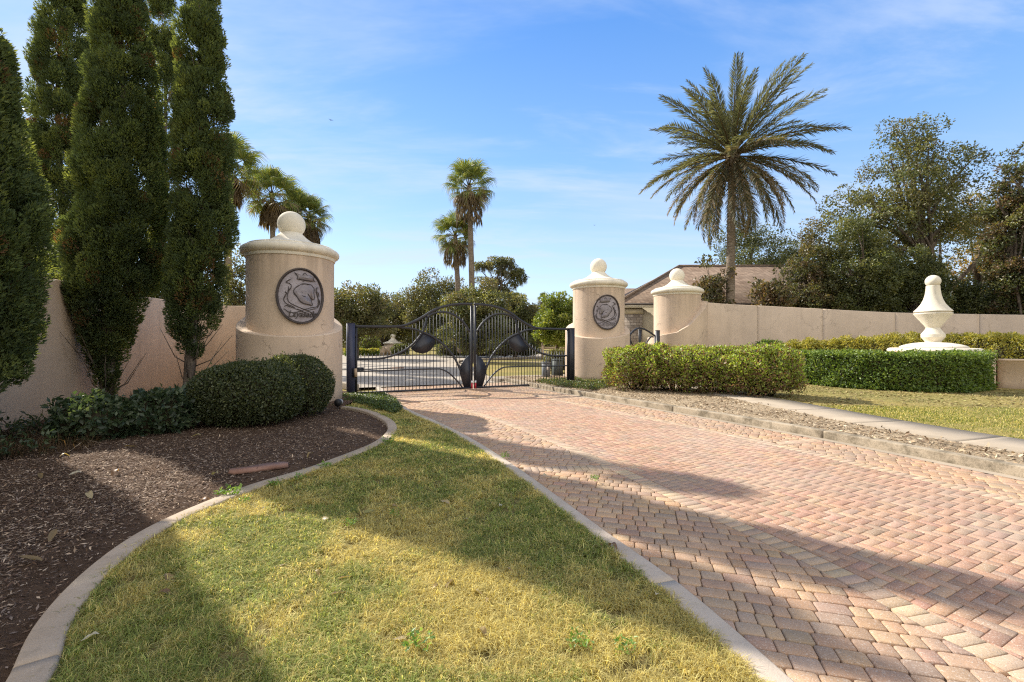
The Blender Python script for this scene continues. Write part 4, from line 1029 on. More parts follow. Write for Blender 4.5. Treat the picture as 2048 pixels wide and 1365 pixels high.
def cypress(x, y, h, prof, label, lean, n_tuft, per, seed, zmin=1.0, bare=None, base_w=.11):
    """prof: (z, radius) rows; foliage made of upright feathery tufts"""
    global rng
    keep = rng; rng = np.random.default_rng(seed)
    root = thing('cypress_tree', label, 'tree', (x, y, 0), 0, 'tall cypresses by the wall')
    pz, prr = np.array(prof).T; prr = np.maximum(prr*.90 - .07, .02)
    zz = np.linspace(pz[0], pz[-1], 400); rr = np.interp(zz, pz, prr); cdf = np.cumsum(rr+.03); cdf /= cdf[-1]
    nl = max(30, n_tuft//7); lz = np.interp(rng.random(nl), cdf, zz); la = rng.random(nl)*2*np.pi; ls = .10 + .11*rng.random(nl)
    wl_ = rng.integers(0, nl, n_tuft)
    rl = np.interp(lz, pz, prr)*(1 + .06*rng.normal(size=nl)) * (1+.06*np.sin(3*la+lz*2.1+seed)) - .05
    cx = lambda z: lean[0]*np.clip(z, 0, 4) + .04*np.sin(z*.9+seed); cy = lambda z: lean[1]*np.clip(z, 0, 4) + .04*np.cos(z*.7+seed)
    inner = rng.random(n_tuft) < .16
    e_ = rng.normal(size=(n_tuft, 3)); e_ /= np.linalg.norm(e_, axis=1, keepdims=True); lo = np.stack([np.cos(la), np.sin(la), 0*la], 1)[wl_]
    e_ = e_ + lo*.7
    lc = np.stack([cx(lz)+np.cos(la)*rl, cy(lz)+np.sin(la)*rl, lz], 1)[wl_]
    tc = lc + e_*ls[wl_][:, None]*np.array([.75, .75, 1.5])
    tz = np.clip(tc[:, 2], pz[0]*.9, h); dx_, dy_ = tc[:, 0]-cx(tz), tc[:, 1]-cy(tz); ta = np.arctan2(dy_, dx_); rmax = np.interp(tz, pz, prr)*1.15+.05; tr = np.hypot(dx_, dy_); sc = np.minimum(1, rmax/np.maximum(tr, 1e-3)); sc = np.where(inner, sc*.5, sc)
    tc = np.stack([cx(tz)+dx_*sc, cy(tz)+dy_*sc, tz], 1)
    size = .085 + .06*rng.random(n_tuft)
    brown = rng.random(n_tuft) < .035
    tone = rng.integers(0, 4, n_tuft); tj = .8+.4*rng.random(n_tuft)
    idx = np.repeat(np.arange(n_tuft), per); n = len(idx)
    d = rng.normal(size=(n, 3)); d /= np.maximum(np.linalg.norm(d, axis=1, keepdims=True), .5)*1.15
    out = np.stack([np.cos(ta), np.sin(ta), np.zeros(n_tuft)], 1)[idx]
    P = tc[idx] + d*size[idx][:, None]*np.array([1, 1, 1.5])
    P = P + out*(-.02)
    A = norm(out*.55 + d*.6 + np.array([0, 0, .75]) + .35*rng.normal(size=(n, 3)))
    Nn = norm(rng.normal(size=(n, 3)) + out*.5)
    base = np.array([(.090, .125, .060), (.115, .152, .066), (.072, .102, .052), (.15, .185, .075)])
    col = base[tone[idx]]*tj[idx][:, None]*(.75+.5*rng.random((n, 1)))
    col[brown[idx]] = np.array([.17, .105, .06])*(.7+.6*rng.random((brown[idx].sum(), 1)))
    leaves('crown', P, A, Nn, .045+.04*rng.random(n), .016+.012*rng.random(n), col, M['needle'], root, fold=.2)
    m = MB(); zs = np.linspace(0, h*.93, 16)
    m.tube([(float(cx(z)), float(cy(z)), float(z)) for z in zs], [base_w*(1-.85*z/h)*(1.25 if z < .3 else 1) for z in zs], 10)
    if bare:
        for k in range(bare):
            z = zmin*.4 + 1.2*rng.random(); a = rng.random()*6.28; l = .35+.5*rng.random()
            m.tube([(float(cx(z)), float(cy(z)), z), (float(cx(z))+math.cos(a)*l*.5, float(cy(z))+math.sin(a)*l*.5, z+.18), (float(cx(z))+math.cos(a)*l, float(cy(z))+math.sin(a)*l, z+.55+.3*rng.random())], [.014, .010, .004], 5)
    for k in range(70):
        z = pz[0] + (h*.9-pz[0])*rng.random(); a = rng.random()*6.28; r = float(np.interp(z, pz, prr))*.85
        m.tube([(float(cx(z-.3)), float(cy(z-.3)), z-.3), (float(cx(z))+math.cos(a)*r*.5, float(cy(z))+math.sin(a)*r*.5, z+.05), (float(cx(z))+math.cos(a)*r, float(cy(z))+math.sin(a)*r, z+.4)], [.016, .010, .004], 4)
    m.build('trunk', M['bark'], root)
    rng = keep
    return root
# leaning in front of the wall
def zs_(Y, rows):
    """(photo row, half width in photo pixels, column) -> (height, radius)"""
    return [(zat(v, Y), hw*Y/F/math.sqrt(1+((u-1024)/F)**2)) for v, hw, u in rows]
cypress(-7.0, 5.75, 7.6, zs_(5.75, [(800, 60, -85), (740, 145, -85), (650, 178, -85), (560, 182, -85), (480, 205, -85), (430, 212, -85), (300, 165, -85), (210, 140, -85), (110, 110, -85), (-80, 70, -85), (-260, 5, -85)]), 'dark cypress column cut by the photo edge', (.0, 0), 1500, 130, 1)
cypress(-8.50, 9.5, 9.9, zs_(9.5, [(778, 12, 215), (750, 24, 218), (715, 34, 220), (690, 42, 220), (655, 55, 235), (610, 76, 240), (560, 93, 240), (470, 103, 235), (400, 98, 240), (300, 85, 245), (200, 74, 248), (100, 60, 255), (0, 46, 260), (-40, 22, 262), (-90, 5, 262)]), 'broad green cypress with low twiggy branches before the wall', (.10, -.03), 1900, 125, 2, bare=18, base_w=.14)
cypress(-6.82, 9.6, 10.7, zs_(9.6, [(690, 20, 410), (655, 43, 415), (600, 54, 415), (480, 62, 408), (350, 60, 402), (200, 54, 395), (100, 47, 395), (0, 38, 397), (-50, 18, 397), (-120, 5, 397)]), 'slender cypress with bare pale trunk nearest the large pillar', (.085, -.02), 1350, 125, 3, bare=14, base_w=.115)
cypress(-11.9, 12.0, 12.2, zs_(12.0, [(640, 30, 125), (500, 62, 125), (250, 64, 126), (100, 54, 130), (0, 45, 134), (-80, 24, 134), (-130, 4, 134)]), 'dark cypress rising alone behind the wall', (0, 0), 1500, 115, 4)
cypress(-12.6, 14.0, 12.6, zs_(14.0, [(600, 40, 200), (300, 44, 200), (100, 36, 205), (0, 28, 210), (-40, 4, 210)]), 'dark cypress behind the broad green cypress on its outer side', (0, 0), 1000, 110, 5)
cypress(-10.95, 14.3, 12.4, zs_(14.3, [(600, 34, 315), (300, 36, 315), (100, 30, 314), (0, 24, 312), (-25, 4, 312)]), 'dark cypress showing between the broad and the slender cypress', (0, 0), 900, 110, 6)

def shrub(name, x, y, rx, ry, h, label, n, L, cols, seed, z0=0.0, lump=.12, box=2.4, group=None, cat='shrub', up=.3, rz=0.0, gap=0.0, tips_lit_tops=None, mat=None, stems=False, aspect=.5):
    """mound of leaves round an inner mass of twigs"""
    global rng
    keep = rng; rng = np.random.default_rng(seed)
    root = thing(name, label, cat, (x, y, 0), rz, group)
    d = unit(n); d[:, 2] = np.where(d[:, 2] < -.75, -d[:, 2], d[:, 2])
    s = (np.abs(d)**box).sum(1)**(-1/box); d = d*s[:, None]
    ph = rng.random(8)*6.28
    lum = 1 + lump*(np.sin(5*d[:, 0]*1.3+ph[0])*np.sin(4.3*d[:, 1]+ph[1]) + np.sin(6*d[:, 2]+3*d[:, 0]+ph[2])*.6 + .5*np.sin(11*d[:, 0]+9*d[:, 1]+ph[3]))
    rad = lum*(1 - .22*rng.random(n)**2.2)
    C = np.array([0, 0, z0 + (h-z0)*.5]); R = np.array([rx, ry, (h-z0)*.5])
    P = C + d*rad[:, None]*R
    if gap: 
        k = rng.random(n) > gap*np.clip(1 - (P[:, 2]-z0)/(.45*h), 0, 1); P = P[k]; d = d[k]; n = len(P)
    P[:, 2] = np.maximum(P[:, 2], .03)
    out = norm(d/R)
    k_ = rng.random(n) < .04; P[k_] += out[k_]*np.abs(rng.normal(0, .04, (k_.sum(), 1))) + np.array([0, 0, .02])
    A = norm(out*.45 + rng.normal(size=(n, 3))*.75 + np.array([0, 0, up])); Nn = norm(out + .55*rng.normal(size=(n, 3)))
    col = pal(cols, n)
    if tips_lit_tops is not None:
        k = (rng.random(n) < tips_lit_tops[1]*np.clip((P[:, 2]-z0)/h*1.6, .15, 1)); col[k] = np.array(tips_lit_tops[0])*(.7+.6*rng.random((k.sum(), 1)))
    LL = L*(.6+.7*rng.random(n)); leaves('foliage', P, A, Nn, LL, LL*aspect*(.8+.4*rng.random(n)), col, mat or M['leaf'], root)
    # inner twigs
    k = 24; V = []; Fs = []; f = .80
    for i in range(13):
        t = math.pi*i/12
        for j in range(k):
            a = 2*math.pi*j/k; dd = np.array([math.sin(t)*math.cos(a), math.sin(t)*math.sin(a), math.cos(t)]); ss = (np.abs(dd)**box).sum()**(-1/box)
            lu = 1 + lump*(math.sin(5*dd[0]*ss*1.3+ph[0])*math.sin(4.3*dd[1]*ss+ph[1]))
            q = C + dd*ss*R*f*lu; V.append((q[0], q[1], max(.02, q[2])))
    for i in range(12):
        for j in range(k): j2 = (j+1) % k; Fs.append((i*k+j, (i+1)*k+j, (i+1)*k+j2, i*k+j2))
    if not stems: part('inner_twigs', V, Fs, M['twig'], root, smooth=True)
    else:
        m = MB()
        for i in range(stems):
            a = rng.random()*6.28; q = np.sqrt(rng.random())*.85; zt = z0 + (h-z0)*(.55+.35*rng.random())
            e = np.array([math.cos(a)*rx*q, math.sin(a)*ry*q, zt]); b = np.array([e[0]*.22, e[1]*.22, 0])
            mid = (b+e)/2 + np.array([*(e[:2]*.08), .05]); m.tube([b, mid, e], [.013, .009, .004], 5)
            for q_ in range(3):
                e2 = e + rng.normal(0, .14, 3); m.tube([mid+(e-mid)*.4*rng.random(), e2], [.006, .003], 4)
        m.build('stems', M['twig'], root)
    rng = keep
    return root
# bed by the large pillar
SHR = [(.062, .082, .036), (.085, .108, .046), (.048, .064, .030), (.125, .142, .06)]
x, y = at(500, 8.25); shrub('boxy_shrub', x, y, .93, .82, 1.16, 'big rounded dark green shrub nearest the mulch edging', 30000, .05, SHR, 21, lump=.025, box=2.35, tips_lit_tops=((.13, .14, .05), .10))  # paler leaves toward the top paint its sunlit highlights
x, y = at(588, 9.15); shrub('boxy_shrub', x, y, .72, .7, 1.25, 'rounded dark shrub tucked against the large pillar', 17000, .05, SHR, 22, lump=.025, box=2.35, tips_lit_tops=((.13, .14, .05), .12))  # top leaves coloured paler to stand for sunlight
BL = [(.050, .082, .042), (.068, .10, .05), (.038, .062, .034), (.10, .13, .065)]
x, y = at(190, 6.75); shrub('broadleaf_shrub', x, y, .47, .45, .72, 'low glossy broad-leaved shrub below the broad cypress', 2600, .088, BL, 23, lump=.14, box=2.2, aspect=.55)
x, y = at(312, 7.3); shrub('broadleaf_shrub', x, y, .50, .46, .72, 'low glossy broad-leaved shrub between two cypress trunks', 2900, .088, BL, 24, lump=.14, box=2.2, aspect=.55)
# straggly plants at the wall foot
def sprawl(x, y, label, seed, n=26, rad=.55, h=.55):
    r = np.random.default_rng(seed); root = thing('sprawling_plant', label, 'plant', (x, y, 0)); m = MB(); P = []; A = []
    for i in range(n):
        a = r.random()*6.28; l = rad*(.4+.7*r.random()); e = np.array([math.cos(a)*l, math.sin(a)*l, h*(.25+.75*r.random())])
        mid = e*.5 + np.array([0, 0, .12]); m.tube([(0, 0, .0), mid, e], [.008, .005, .002], 4)
        for q in range(9):
            t = .45+.55*r.random(); p = (mid*(1-t)+e*t) if t > .5 else mid; P.append(p + r.normal(0, .035, 3)); A.append(r.normal(size=3)+np.array([0, 0, .4]))
    m.build('stems', M['twig'], root); P = np.array(P); n2 = len(P); c = np.array(BL)[r.integers(0, 4, n2)]
    leaves('foliage', P, norm(np.array(A)), norm(r.normal(size=(n2, 3))+np.array([0, 0, .8])), .05+.05*r.random(n2), .022+.02*r.random(n2), c, M['leaf'], root)
sprawl(*at(35, 6.6), 'straggly dark plant at the wall foot near the photo edge', 31)
sprawl(*at(105, 7.0), 'straggly thin plant beside the broad-leaved shrub', 32, 18, .5, .5)
sprawl(*at(18, 5.6), 'low straggly plant in front of the mulch bed weeds', 33, 20, .5, .4)
# dead grass heap
xg, yg = at(70, 6.1); n = 900; a = rng.random(n)*6.28; q = np.sqrt(rng.random(n))*.55
root = thing('dead_grass_clump', 'heap of brown dead grass on the mulch', 'grass clump', (xg, yg, 0))
blades('dead_blades', np.stack([np.cos(a)*q*1.3, np.sin(a)*q, .06+0*q], 1), .2+.25*rng.random(n), .004+.004*rng.random(n), pal([(.14, .09, .05), (.20, .14, .08), (.09, .06, .035)], n), root, 1.2)
# weeds along the edging
wl_ = [(462,992,.16),(650,938,.12),(775,888,.14),(548,975,.10),(1010,918,.09),(700,1058,.08),(490,1010,.08),(600,962,.09),(1190,965,.08),(1160,1300,.09),(1250,1310,.08),(790,1035,.07),(835,1300,.10)]
for i, (u, v, s) in enumerate(wl_):
    x, y = G(u, v, .02); n = 60; A = unit(n); A[:, 2] = np.abs(A[:, 2])*.8+.1; A = norm(A)
    P = np.c_[(rng.random((n, 2))-.5)*s*1.2, .02+.05*rng.random(n)]
    o = leaves('weed', P, A, norm(unit(n)*.5+np.array([0, 0, 1.])), s*.3*(.6+.7*rng.random(n)), s*.16*(.7+.5*rng.random(n)), pal([(.18, .30, .05), (.24, .36, .08), (.13, .24, .045)], n), M['leaf'])
    o.location = (x, y, .02); tag(o, 'small bright green weed in the dry lawn', 'weed', 'bright weeds in the lawn')

# ---- hedges beyond the kerb
AZ = [(.18, .20, .06), (.24, .24, .07), (.28, .15, .085), (.12, .125, .05), (.32, .21, .14), (.22, .12, .08)]
for i, (u, Y, rx, ry, h, lab) in enumerate([
        (1272, 13.6, .86, .72, 1.35, 'brown-tipped azalea bush in front of the middle pillar'), (1347, 13.25, 1.08, .74, 1.36, 'brown-tipped azalea bush before the walk gate'),
        (1434, 12.75, 1.05, .74, 1.35, 'brown-tipped azalea bush before the spiral pillar'), (1524, 11.95, .86, .68, 1.34, 'loose open azalea bush standing beside the sidewalk')]):
    x, y = at(u, Y); shrub('azalea_bush', x, y, rx, ry, h, lab, 17000, .075, AZ, 40+i, z0=.08 if i < 3 else .12, lump=.13, box=3.0, group='azalea bushes along the kerb', gap=.6, tips_lit_tops=((.36, .46, .08), .55), stems=46, aspect=.45, rz=-.5)
def hedge(name, path, hw, h, label, n, L, cols, seed, tips_lit_tops=None):
    global rng
    keep = rng; rng = np.random.default_rng(seed)
    Pp = smooth_poly(catmull(path, .1), 6)[:, :2]; ox, oy = Pp[len(Pp)//2]; root = thing(name, label, 'hedge', (ox, oy, 0))
    T = tangents(Pp); N = np.stack([T[:, 1], -T[:, 0]], 1); i = rng.integers(0, len(Pp), n)
    per = rng.random(n)*(2*h+2*hw); side = np.where(per < h, 1, np.where(per < h+2*hw, 0, -1))
    zz = np.where(side == 1, per, np.where(side == 0, h, per-h-2*hw)); off = np.where(side == 1, hw, np.where(side == 0, hw-(per-h), -hw))
    e = 3.2; 
    inset = .10*rng.random(n)**1.6; q = np.stack([Pp[i, 0]-ox, Pp[i, 1]-oy], 1) + N[i]*(off - np.sign(off)*(inset*(side != 0)))[:, None] + rng.normal(0, .03, (n, 2))
    zz = np.clip(zz + np.where(side == 0, -inset, 0) + .025*rng.normal(size=n), .1+.14*rng.random(n), None)
    endc = (i < 2) | (i > len(Pp)-3)
    q = q + np.where(endc[:, None], N[i]*(rng.random((n, 1))-.5)*hw*.6, 0)
    out = np.stack([N[i, 0]*side, N[i, 1]*side, (side == 0)*1.0], 1); P = np.c_[q, zz]
    k_ = rng.random(n) < .04; P[k_] += out[k_]*np.abs(rng.normal(0, .045, (k_.sum(), 1)))
    P = P + out*(.035*np.sin(P[:, 0:1]*5.1+P[:, 2:3]*4)+.03*np.sin(P[:, 1:2]*7+P[:, 2:3]*6))
    A = norm(out*.4 + .8*rng.normal(size=(n, 3)) + np.array([0, 0, .25])); Nn = norm(out + .55*rng.normal(size=(n, 3))); col = pal(cols, n)
    if tips_lit_tops: k = rng.random(n) < tips_lit_tops[1]*np.clip(.25+(zz > h-.12)*1.0, 0, 1); col[k] = np.array(tips_lit_tops[0])*(.7+.6*rng.random((k.sum(), 1)))
    LL = L*(.6+.7*rng.random(n)); leaves('foliage', P, A, Nn, LL, LL*.55, col, M['leaf'], root)
    V = []; Fs = []; w2 = hw-.11
    for a, nn in zip(Pp, N):
        for s, z in ((w2*.7, .12), (w2, .35), (w2, h-.1), (-w2, h-.1), (-w2, .35), (-w2*.7, .12)): V.append((a[0]+nn[0]*s-ox, a[1]+nn[1]*s-oy, z))
    for k in range(len(Pp)-1):
        for j in range(6): j2 = (j+1) % 6; Fs.append((k*6+j, k*6+j2, (k+1)*6+j2, (k+1)*6+j))
    Fs.append((5, 4, 3, 2, 1, 0)); b = (len(Pp)-1)*6; Fs.append((b, b+1, b+2, b+3, b+4, b+5))
    part('inner_twigs', V, Fs, M['twig'], root)
    m = MB()
    for k in range(0, len(Pp), 3):
        m.tube([(Pp[k, 0]-ox+rng.normal(0, .1), Pp[k, 1]-oy+rng.normal(0, .1), 0), (Pp[k, 0]-ox, Pp[k, 1]-oy, .3)], [.018, .014], 5)
    m.build('stems', M['twig'], root)
    rng = keep; return root
CLIP = [(.11, .18, .036), (.15, .225, .045), (.08, .135, .03), (.19, .26, .06)]
hedge('clipped_hedge', [(10.0, 16.3), (10.25, 15.0), (10.7, 14.1), (11.5, 13.3), (12.5, 13.1), (13.4, 13.4), (14.1, 14.0)], .42, 1.17, 'clipped dark green hedge curving round the white urn', 36000, .078, CLIP, 50, tips_lit_tops=((.22, .30, .07), .35))
YL = [(.32, .31, .055), (.40, .36, .07), (.24, .25, .05), (.45, .39, .09)]
bk = [(1535, 17.6, .60, 1.56, 0), (1580, 17.4, .55, 1.50, 1), (1618, 17.2, .6, 1.58, 1), (1660, 17.0, .55, 1.55, 1), (1700, 16.8, .62, 1.64, 1), (1742, 16.6, .62, 1.68, 1), (1783, 16.5, .62, 1.72, 1), (1828, 16.6, .66, 1.75, 1), (1915, 16.2, .68, 1.78, 1), (1962, 15.8, .70, 1.78, 1), (2010, 15.3, .72, 1.76, 1), (2060, 14.8, .7, 1.74, 1), (2115, 14.2, .7, 1.7, 1)]
words_ = ['first', 'second', 'third', 'fourth', 'fifth', 'sixth', 'seventh', 'eighth', 'ninth', 'tenth', 'eleventh', 'twelfth']
for i, (u, Y, r, h, yl) in enumerate(bk):
    x, y = at(u, Y)
    lab = 'dark green round shrub at the near end of the yellow shrub row' if not yl else ('yellow-green round shrub, %s after the dark green one along the wall' % words_[i-1])
    shrub('round_shrub', x, y, r, r*.9, h, lab, 5200, .075, YL if yl else CLIP, 60+i, lump=.09, box=2.4, group='round shrubs along the wall' )
# low leafy row behind the mulch at far end
# ---- trees
def tree(label, x, y, trunk_pts, tr, crown, n_cl, cl_r, per, L, cols, seed, group=None, flat=.75, droop=0.0, limbs=28, aspect=.55, mat=None, name='oak_tree', shell=.55, moss=0, extra=None):
    """crown: list of (cx,cy,cz,rx,ry,rz) relative to the base; leaf clumps at limb ends"""
    global rng
    keep = rng; rng = np.random.default_rng(seed)
    root = thing(name, label, 'tree', (x, y, 0), 0, group)
    vol = np.array([c[3]*c[4]+c[3]*c[5] for c in crown]); w = vol/vol.sum(); which = rng.choice(len(crown), n_cl, p=w); C = np.array(crown)
    d = unit(n_cl); rad = (shell + (1-shell)*rng.random(n_cl))[:, None]*(1+.13*rng.normal(size=(n_cl, 1)))
    cc = C[which, :3] + d*rad*C[which, 3:]; cc[:, 2] = np.maximum(cc[:, 2], .25)
    rr = cl_r*(.55+.8*rng.random(n_cl)); tone = rng.integers(0, len(cols), n_cl); tj = .75+.5*rng.random(n_cl)
    cnt = (per*(rr/cl_r)**2).astype(int)+5; idx = np.repeat(np.arange(n_cl), cnt); n = len(idx)
    e = rng.normal(size=(n, 3)); e /= np.maximum(np.linalg.norm(e, axis=1, keepdims=True), .6); e *= (.55+.45*rng.random((n, 1)))
    P = cc[idx] + e*rr[idx][:, None]*np.array([1, 1, flat]); P[:, 2] = np.maximum(P[:, 2], .05)
    if droop: P[:, 2] -= droop*np.abs(e[:, 0])*rng.random(n)
    A = norm(e*.5 + .8*rng.normal(size=(n, 3)) + np.array([0, 0, .15-droop])); Nn = norm(e*.6 + .7*rng.normal(size=(n, 3)) + np.array([0, 0, .4]))
    cA = np.array(cols); t2 = np.where(rng.random(n) < .65, tone[idx], rng.integers(0, len(cols), n)); col = cA[t2]*(tj[idx]*(.7+.6*rng.random(n)))[:, None]
    LL = L*(.6+.75*rng.random(n)); leaves('crown', P, A, Nn, LL, LL*aspect*(.75+.5*rng.random(n)), col, mat or M['leaf'], root)
    if moss:
        k = rng.choice(n_cl, moss); mi = np.repeat(k, 40); nn = len(mi); Pm = cc[mi] + rng.normal(0, .25, (nn, 3))*cl_r
        leaves('hanging_moss', Pm, norm(np.array([0, 0, -1.]) + .12*rng.normal(size=(nn, 3))), norm(unit(nn)*np.array([1, 1, .1])), .5+.6*rng.random(nn), .05+.05*rng.random(nn), pal([(.15, .155, .12), (.20, .20, .16)], nn), M['leaf'], root)
    m = MB(); k = len(trunk_pts); TP = catmull(trunk_pts, .35); r0 = np.linspace(tr, tr*.45, len(TP)); r0[0] *= 1.25
    m.tube(TP, list(r0), 10)
    ends = cc[rng.choice(n_cl, min(limbs, n_cl), replace=False)]
    for q in ends:
        s = TP[int(len(TP)*(.45+.5*rng.random()))-1]; mid = s*.5 + q*.5 + np.array([rng.normal(0, .12), rng.normal(0, .12), .12])*np.linalg.norm(q-s)*.6
        pts = catmull([s, mid, q], .5); m.tube(pts, list(np.linspace(tr*.38, tr*.06, len(pts))), 6)
    m.build('trunk', M['bark'], root)
    rng = keep; return root
def simple_tree(label, u, Y, vtop, hw, cols, seed, n_cl=110, per=150, L=.17, zlow=.9, name='oak_tree', group=None, tr=.22, cl=None, **kw):
    x, y = at(u, Y); h = zat(vtop, Y); r = hw/F*Y/ math.sqrt(1+((u-1024)/F)**2); cz = (h+zlow)/2; rz = (h-zlow)/2
    return tree(label, x, y, [(0, 0, -.1), (.1, .05, h*.25), (-.05, 0, h*.5), (.1, 0, h*.75)], tr, [(0, 0, cz, r, r*.9, rz)], n_cl, cl or max(.35, r*.26), per, L, cols, seed, group, name=name, **kw)
# beyond the driveway gate
GR = 'trees beyond the gate'
simple_tree('broad live oak seen just behind the large pillar', 712, 40, 572, 74, OAK, 101, 150, 170, .20, 1.6, group=GR)
simple_tree('rounded live oak over the far monument', 792, 56, 586, 70, OAK, 102, 130, 150, .24, 1.8, group=GR)
simple_tree('taller live oak behind the gate hump', 878, 52, 552, 66, OAK, 103, 150, 150, .24, 1.0, group=GR)
simple_tree('dense dark green oak behind the gate meeting line', 950, 34, 570, 62, DARKG + OAK, 104, 170, 190, .16, .7, group=GR)
tree('moss-hung oak crown standing above the others', *at(992, 62), [(0, 0, -.1), (.2, 0, 4), (-.2, 0, 8), (.4, 0, 11)], .3, [(-1.4, 0, 9.6, 1.7, 1.3, 1.1), (1.9, 0, 11.0, 1.9, 1.4, .9), (3.3, 0, 9.8, 1.2, 1.0, .8), (.4, 0, 12.2, 1.8, 1.3, .8), (-2.4, 0, 11.6, 1.1, .9, .6), (.6, 0, 8.0, 2.0, 1.5, 1.2)], 80, .62, 120, .24, OAK, 105, GR, moss=34, limbs=40)
simple_tree('dark grey-green oak below the mossy crown', 1030, 42, 586, 48, DARKG + OAK, 106, 110, 170, .2, .8, group=GR)
simple_tree('grey-leaved oak between the mossy oak and bright tree', 1072, 60, 612, 40, OAK, 107, 90, 140, .24, .8, group=GR)
simple_tree('bright yellow-green small tree beside the middle pillar', 1112, 25.5, 588, 44, BRIGHT, 108, 130, 150, .13, 1.2, name='leafy_tree', group=GR, tr=.10)
simple_tree('far oak at the edge of the far lawn', 640, 60, 588, 70, OAK, 109, 110, 140, .26, 1.2, group=GR)
simple_tree('sparse leafy tree peeking beside the large pillar', 478, 19, 500, 34, OAK, 110, 60, 110, .10, 1.5, group=GR, tr=.08, name='leafy_tree')
simple_tree('distant oak over the far street', 850, 85, 612, 60, OAK, 111, 100, 120, .35, .6, group=GR)
simple_tree('distant oak behind the moss-hung oak', 985, 85, 600, 70, OAK, 112, 100, 120, .35, .6, group=GR)
simple_tree('distant oak behind the bright small tree', 1150, 75, 612, 60, OAK, 113, 100, 120, .33, .6, group=GR)
simple_tree('distant oak seen past the blue-black gate post', 730, 85, 606, 70, OAK, 114, 100, 120, .35, .6, group=GR)
# shrubs and hedges inside the gate
def fshrub(u, Y, rx, h, cols, seed, label, L=.14, n=2600):
    x, y = at(u, Y); shrub('far_shrub', x, y, rx, rx*.8, h, label, n, L, cols, seed, lump=.12, group='shrubs inside the gate')
hedge('low_hedge', [(*at(690, 47), 0), (*at(722, 47.5), 0), (*at(757, 48), 0)], .55, .62, 'low yellow-topped hedge before the far monument', 5200, .16, CLIP, 120, tips_lit_tops=((.34, .32, .07), .9))
fshrub(800, 49, .95, 1.15, DARKG, 121, 'dark round shrub in front of the far monument'); fshrub(739, 50, 1.2, 2.1, BRIGHT, 122, 'yellow-green shrub rising behind the low hedge'); fshrub(712, 52, 1.5, 1.5, OAK, 123, 'dull green shrub behind the low hedge')
fshrub(766, 55, 1.7, 2.3, [(.17, .15, .11), (.13, .12, .08), (.10, .10, .06)], 124, 'greyish twiggy shrub beside the far monument')
for i, (u, Y, r, h) in enumerate([(905, 44, 1.6, 1.5), (955, 43, 1.7, 1.4), (1003, 42, 1.5, 1.6), (1048, 43, 1.5, 1.5)]):
    fshrub(u, Y, r, h, DARKG, 125+i, ['dark shrub under the far oak behind the gate hump', 'dark shrub under the dense dark oak', 'dark shrub behind the far lawn under mossy oak', 'dark shrub behind the wooden rail fence'][i])
fshrub(1118, 22.5, .75, 1.05, OAK, 131, 'grey-green low shrub behind the utility boxes', .1)
# behind the cypress wall
simple_tree('orange-leaved tree glimpsed between the cypresses', 52, 17, 195, 60, GOLD + OAK, 140, 70, 90, .12, 4.5, name='autumn_tree', tr=.1)
simple_tree('dark evergreen tree filling the gap behind the wall', 110, 13.5, 440, 70, DARKG, 141, 90, 170, .10, 1.0, name='evergreen_tree', tr=.12)
simple_tree('dark evergreen tree behind two slender cypresses', 330, 15, 470, 60, DARKG, 142, 80, 150, .10, 1.0, name='evergreen_tree', tr=.12)
# beyond the long wall
x, y = 27.0, 27.5
tree('tall oak with leaning trunk behind the white urn', x, y, [(.6, 0, -.1), (-.2, 0, 2.4), (-1.3, 0, 4.8), (-2.2, 0, 7.0), (-2.6, 0, 9.5)], .38,
     [(-2.4, 0, 11.0, 3.9, 2.9, 3.2), (-5.6, 0, 8.4, 3.2, 2.6, 2.5), (.2, .5, 8.8, 2.6, 2.4, 2.6), (-4.4, .5, 5.2, 4.0, 2.4, 2.6), (-2.9, 0, 13.9, 1.7, 1.4, 1.7)], 430, .62, 120, .145, OAK + DARKG + OAK, 150, shell=.35, limbs=40)
GW = 'trees behind the long wall'
simple_tree('dense dark evergreen between oak trunk and house', 1720, 24.5, 440, 80, DARKG, 151, 190, 190, .12, 1.0, name='evergreen_tree', group=GW)
simple_tree('lower dark evergreen directly behind the white urn', 1835, 24, 505, 75, DARKG, 152, 170, 190, .12, .8, name='evergreen_tree', group=GW)
simple_tree('dull brown-green tree beside the house roof', 1625, 25, 470, 62, MAGN + OAK, 153, 150, 150, .12, .9, name='oak_tree', group=GW)
simple_tree('dark tree at the far end of the wall', 2025, 21.5, 312, 62, MAGN + DARKG, 154, 190, 150, .12, 1.2, name='oak_tree', group=GW, limbs=40)
simple_tree('golden autumn tree behind the leaning oak', 1955, 33, 385, 90, GOLD + OAK, 155, 110, 130, .17, 1.2, name='autumn_tree', group=GW)
simple_tree('low evergreen below the golden autumn tree', 1955, 23, 560, 70, DARKG, 156, 120, 170, .12, .8, name='evergreen_tree', group=GW)
simple_tree('pale green oak rising over the house roof', 1500, 46, 440, 84, [(.10, .115, .05), (.12, .13, .055), (.08, .09, .04)], 157, 120, 150, .20, 5.0, group=GW, shell=.45)
simple_tree('pale green oak behind the house and palm trunk', 1600, 47, 462, 70, [(.10, .115, .05), (.12, .13, .055), (.08, .09, .04)], 158, 100, 150, .20, 5.0, group=GW, shell=.45)
simple_tree('sparse magnolia with bronze leaves beside the spiral pillar', 1425, 22.6, 522, 40, MAGN, 159, 46, 46, .17, 2.6, name='magnolia_tree', group=GW, tr=.08, shell=.3, limbs=40)
simple_tree('sparse magnolia with bronze leaves behind the palm trunk', 1545, 22.6, 540, 46, MAGN, 160, 60, 50, .17, 2.4, name='magnolia_tree', group=GW, tr=.08, shell=.3, limbs=40)
simple_tree('dark tree standing past the end of the wall', 2140, 20, 300, 90, DARKG, 161, 150, 150, .13, 1.0, name='oak_tree', group=GW)
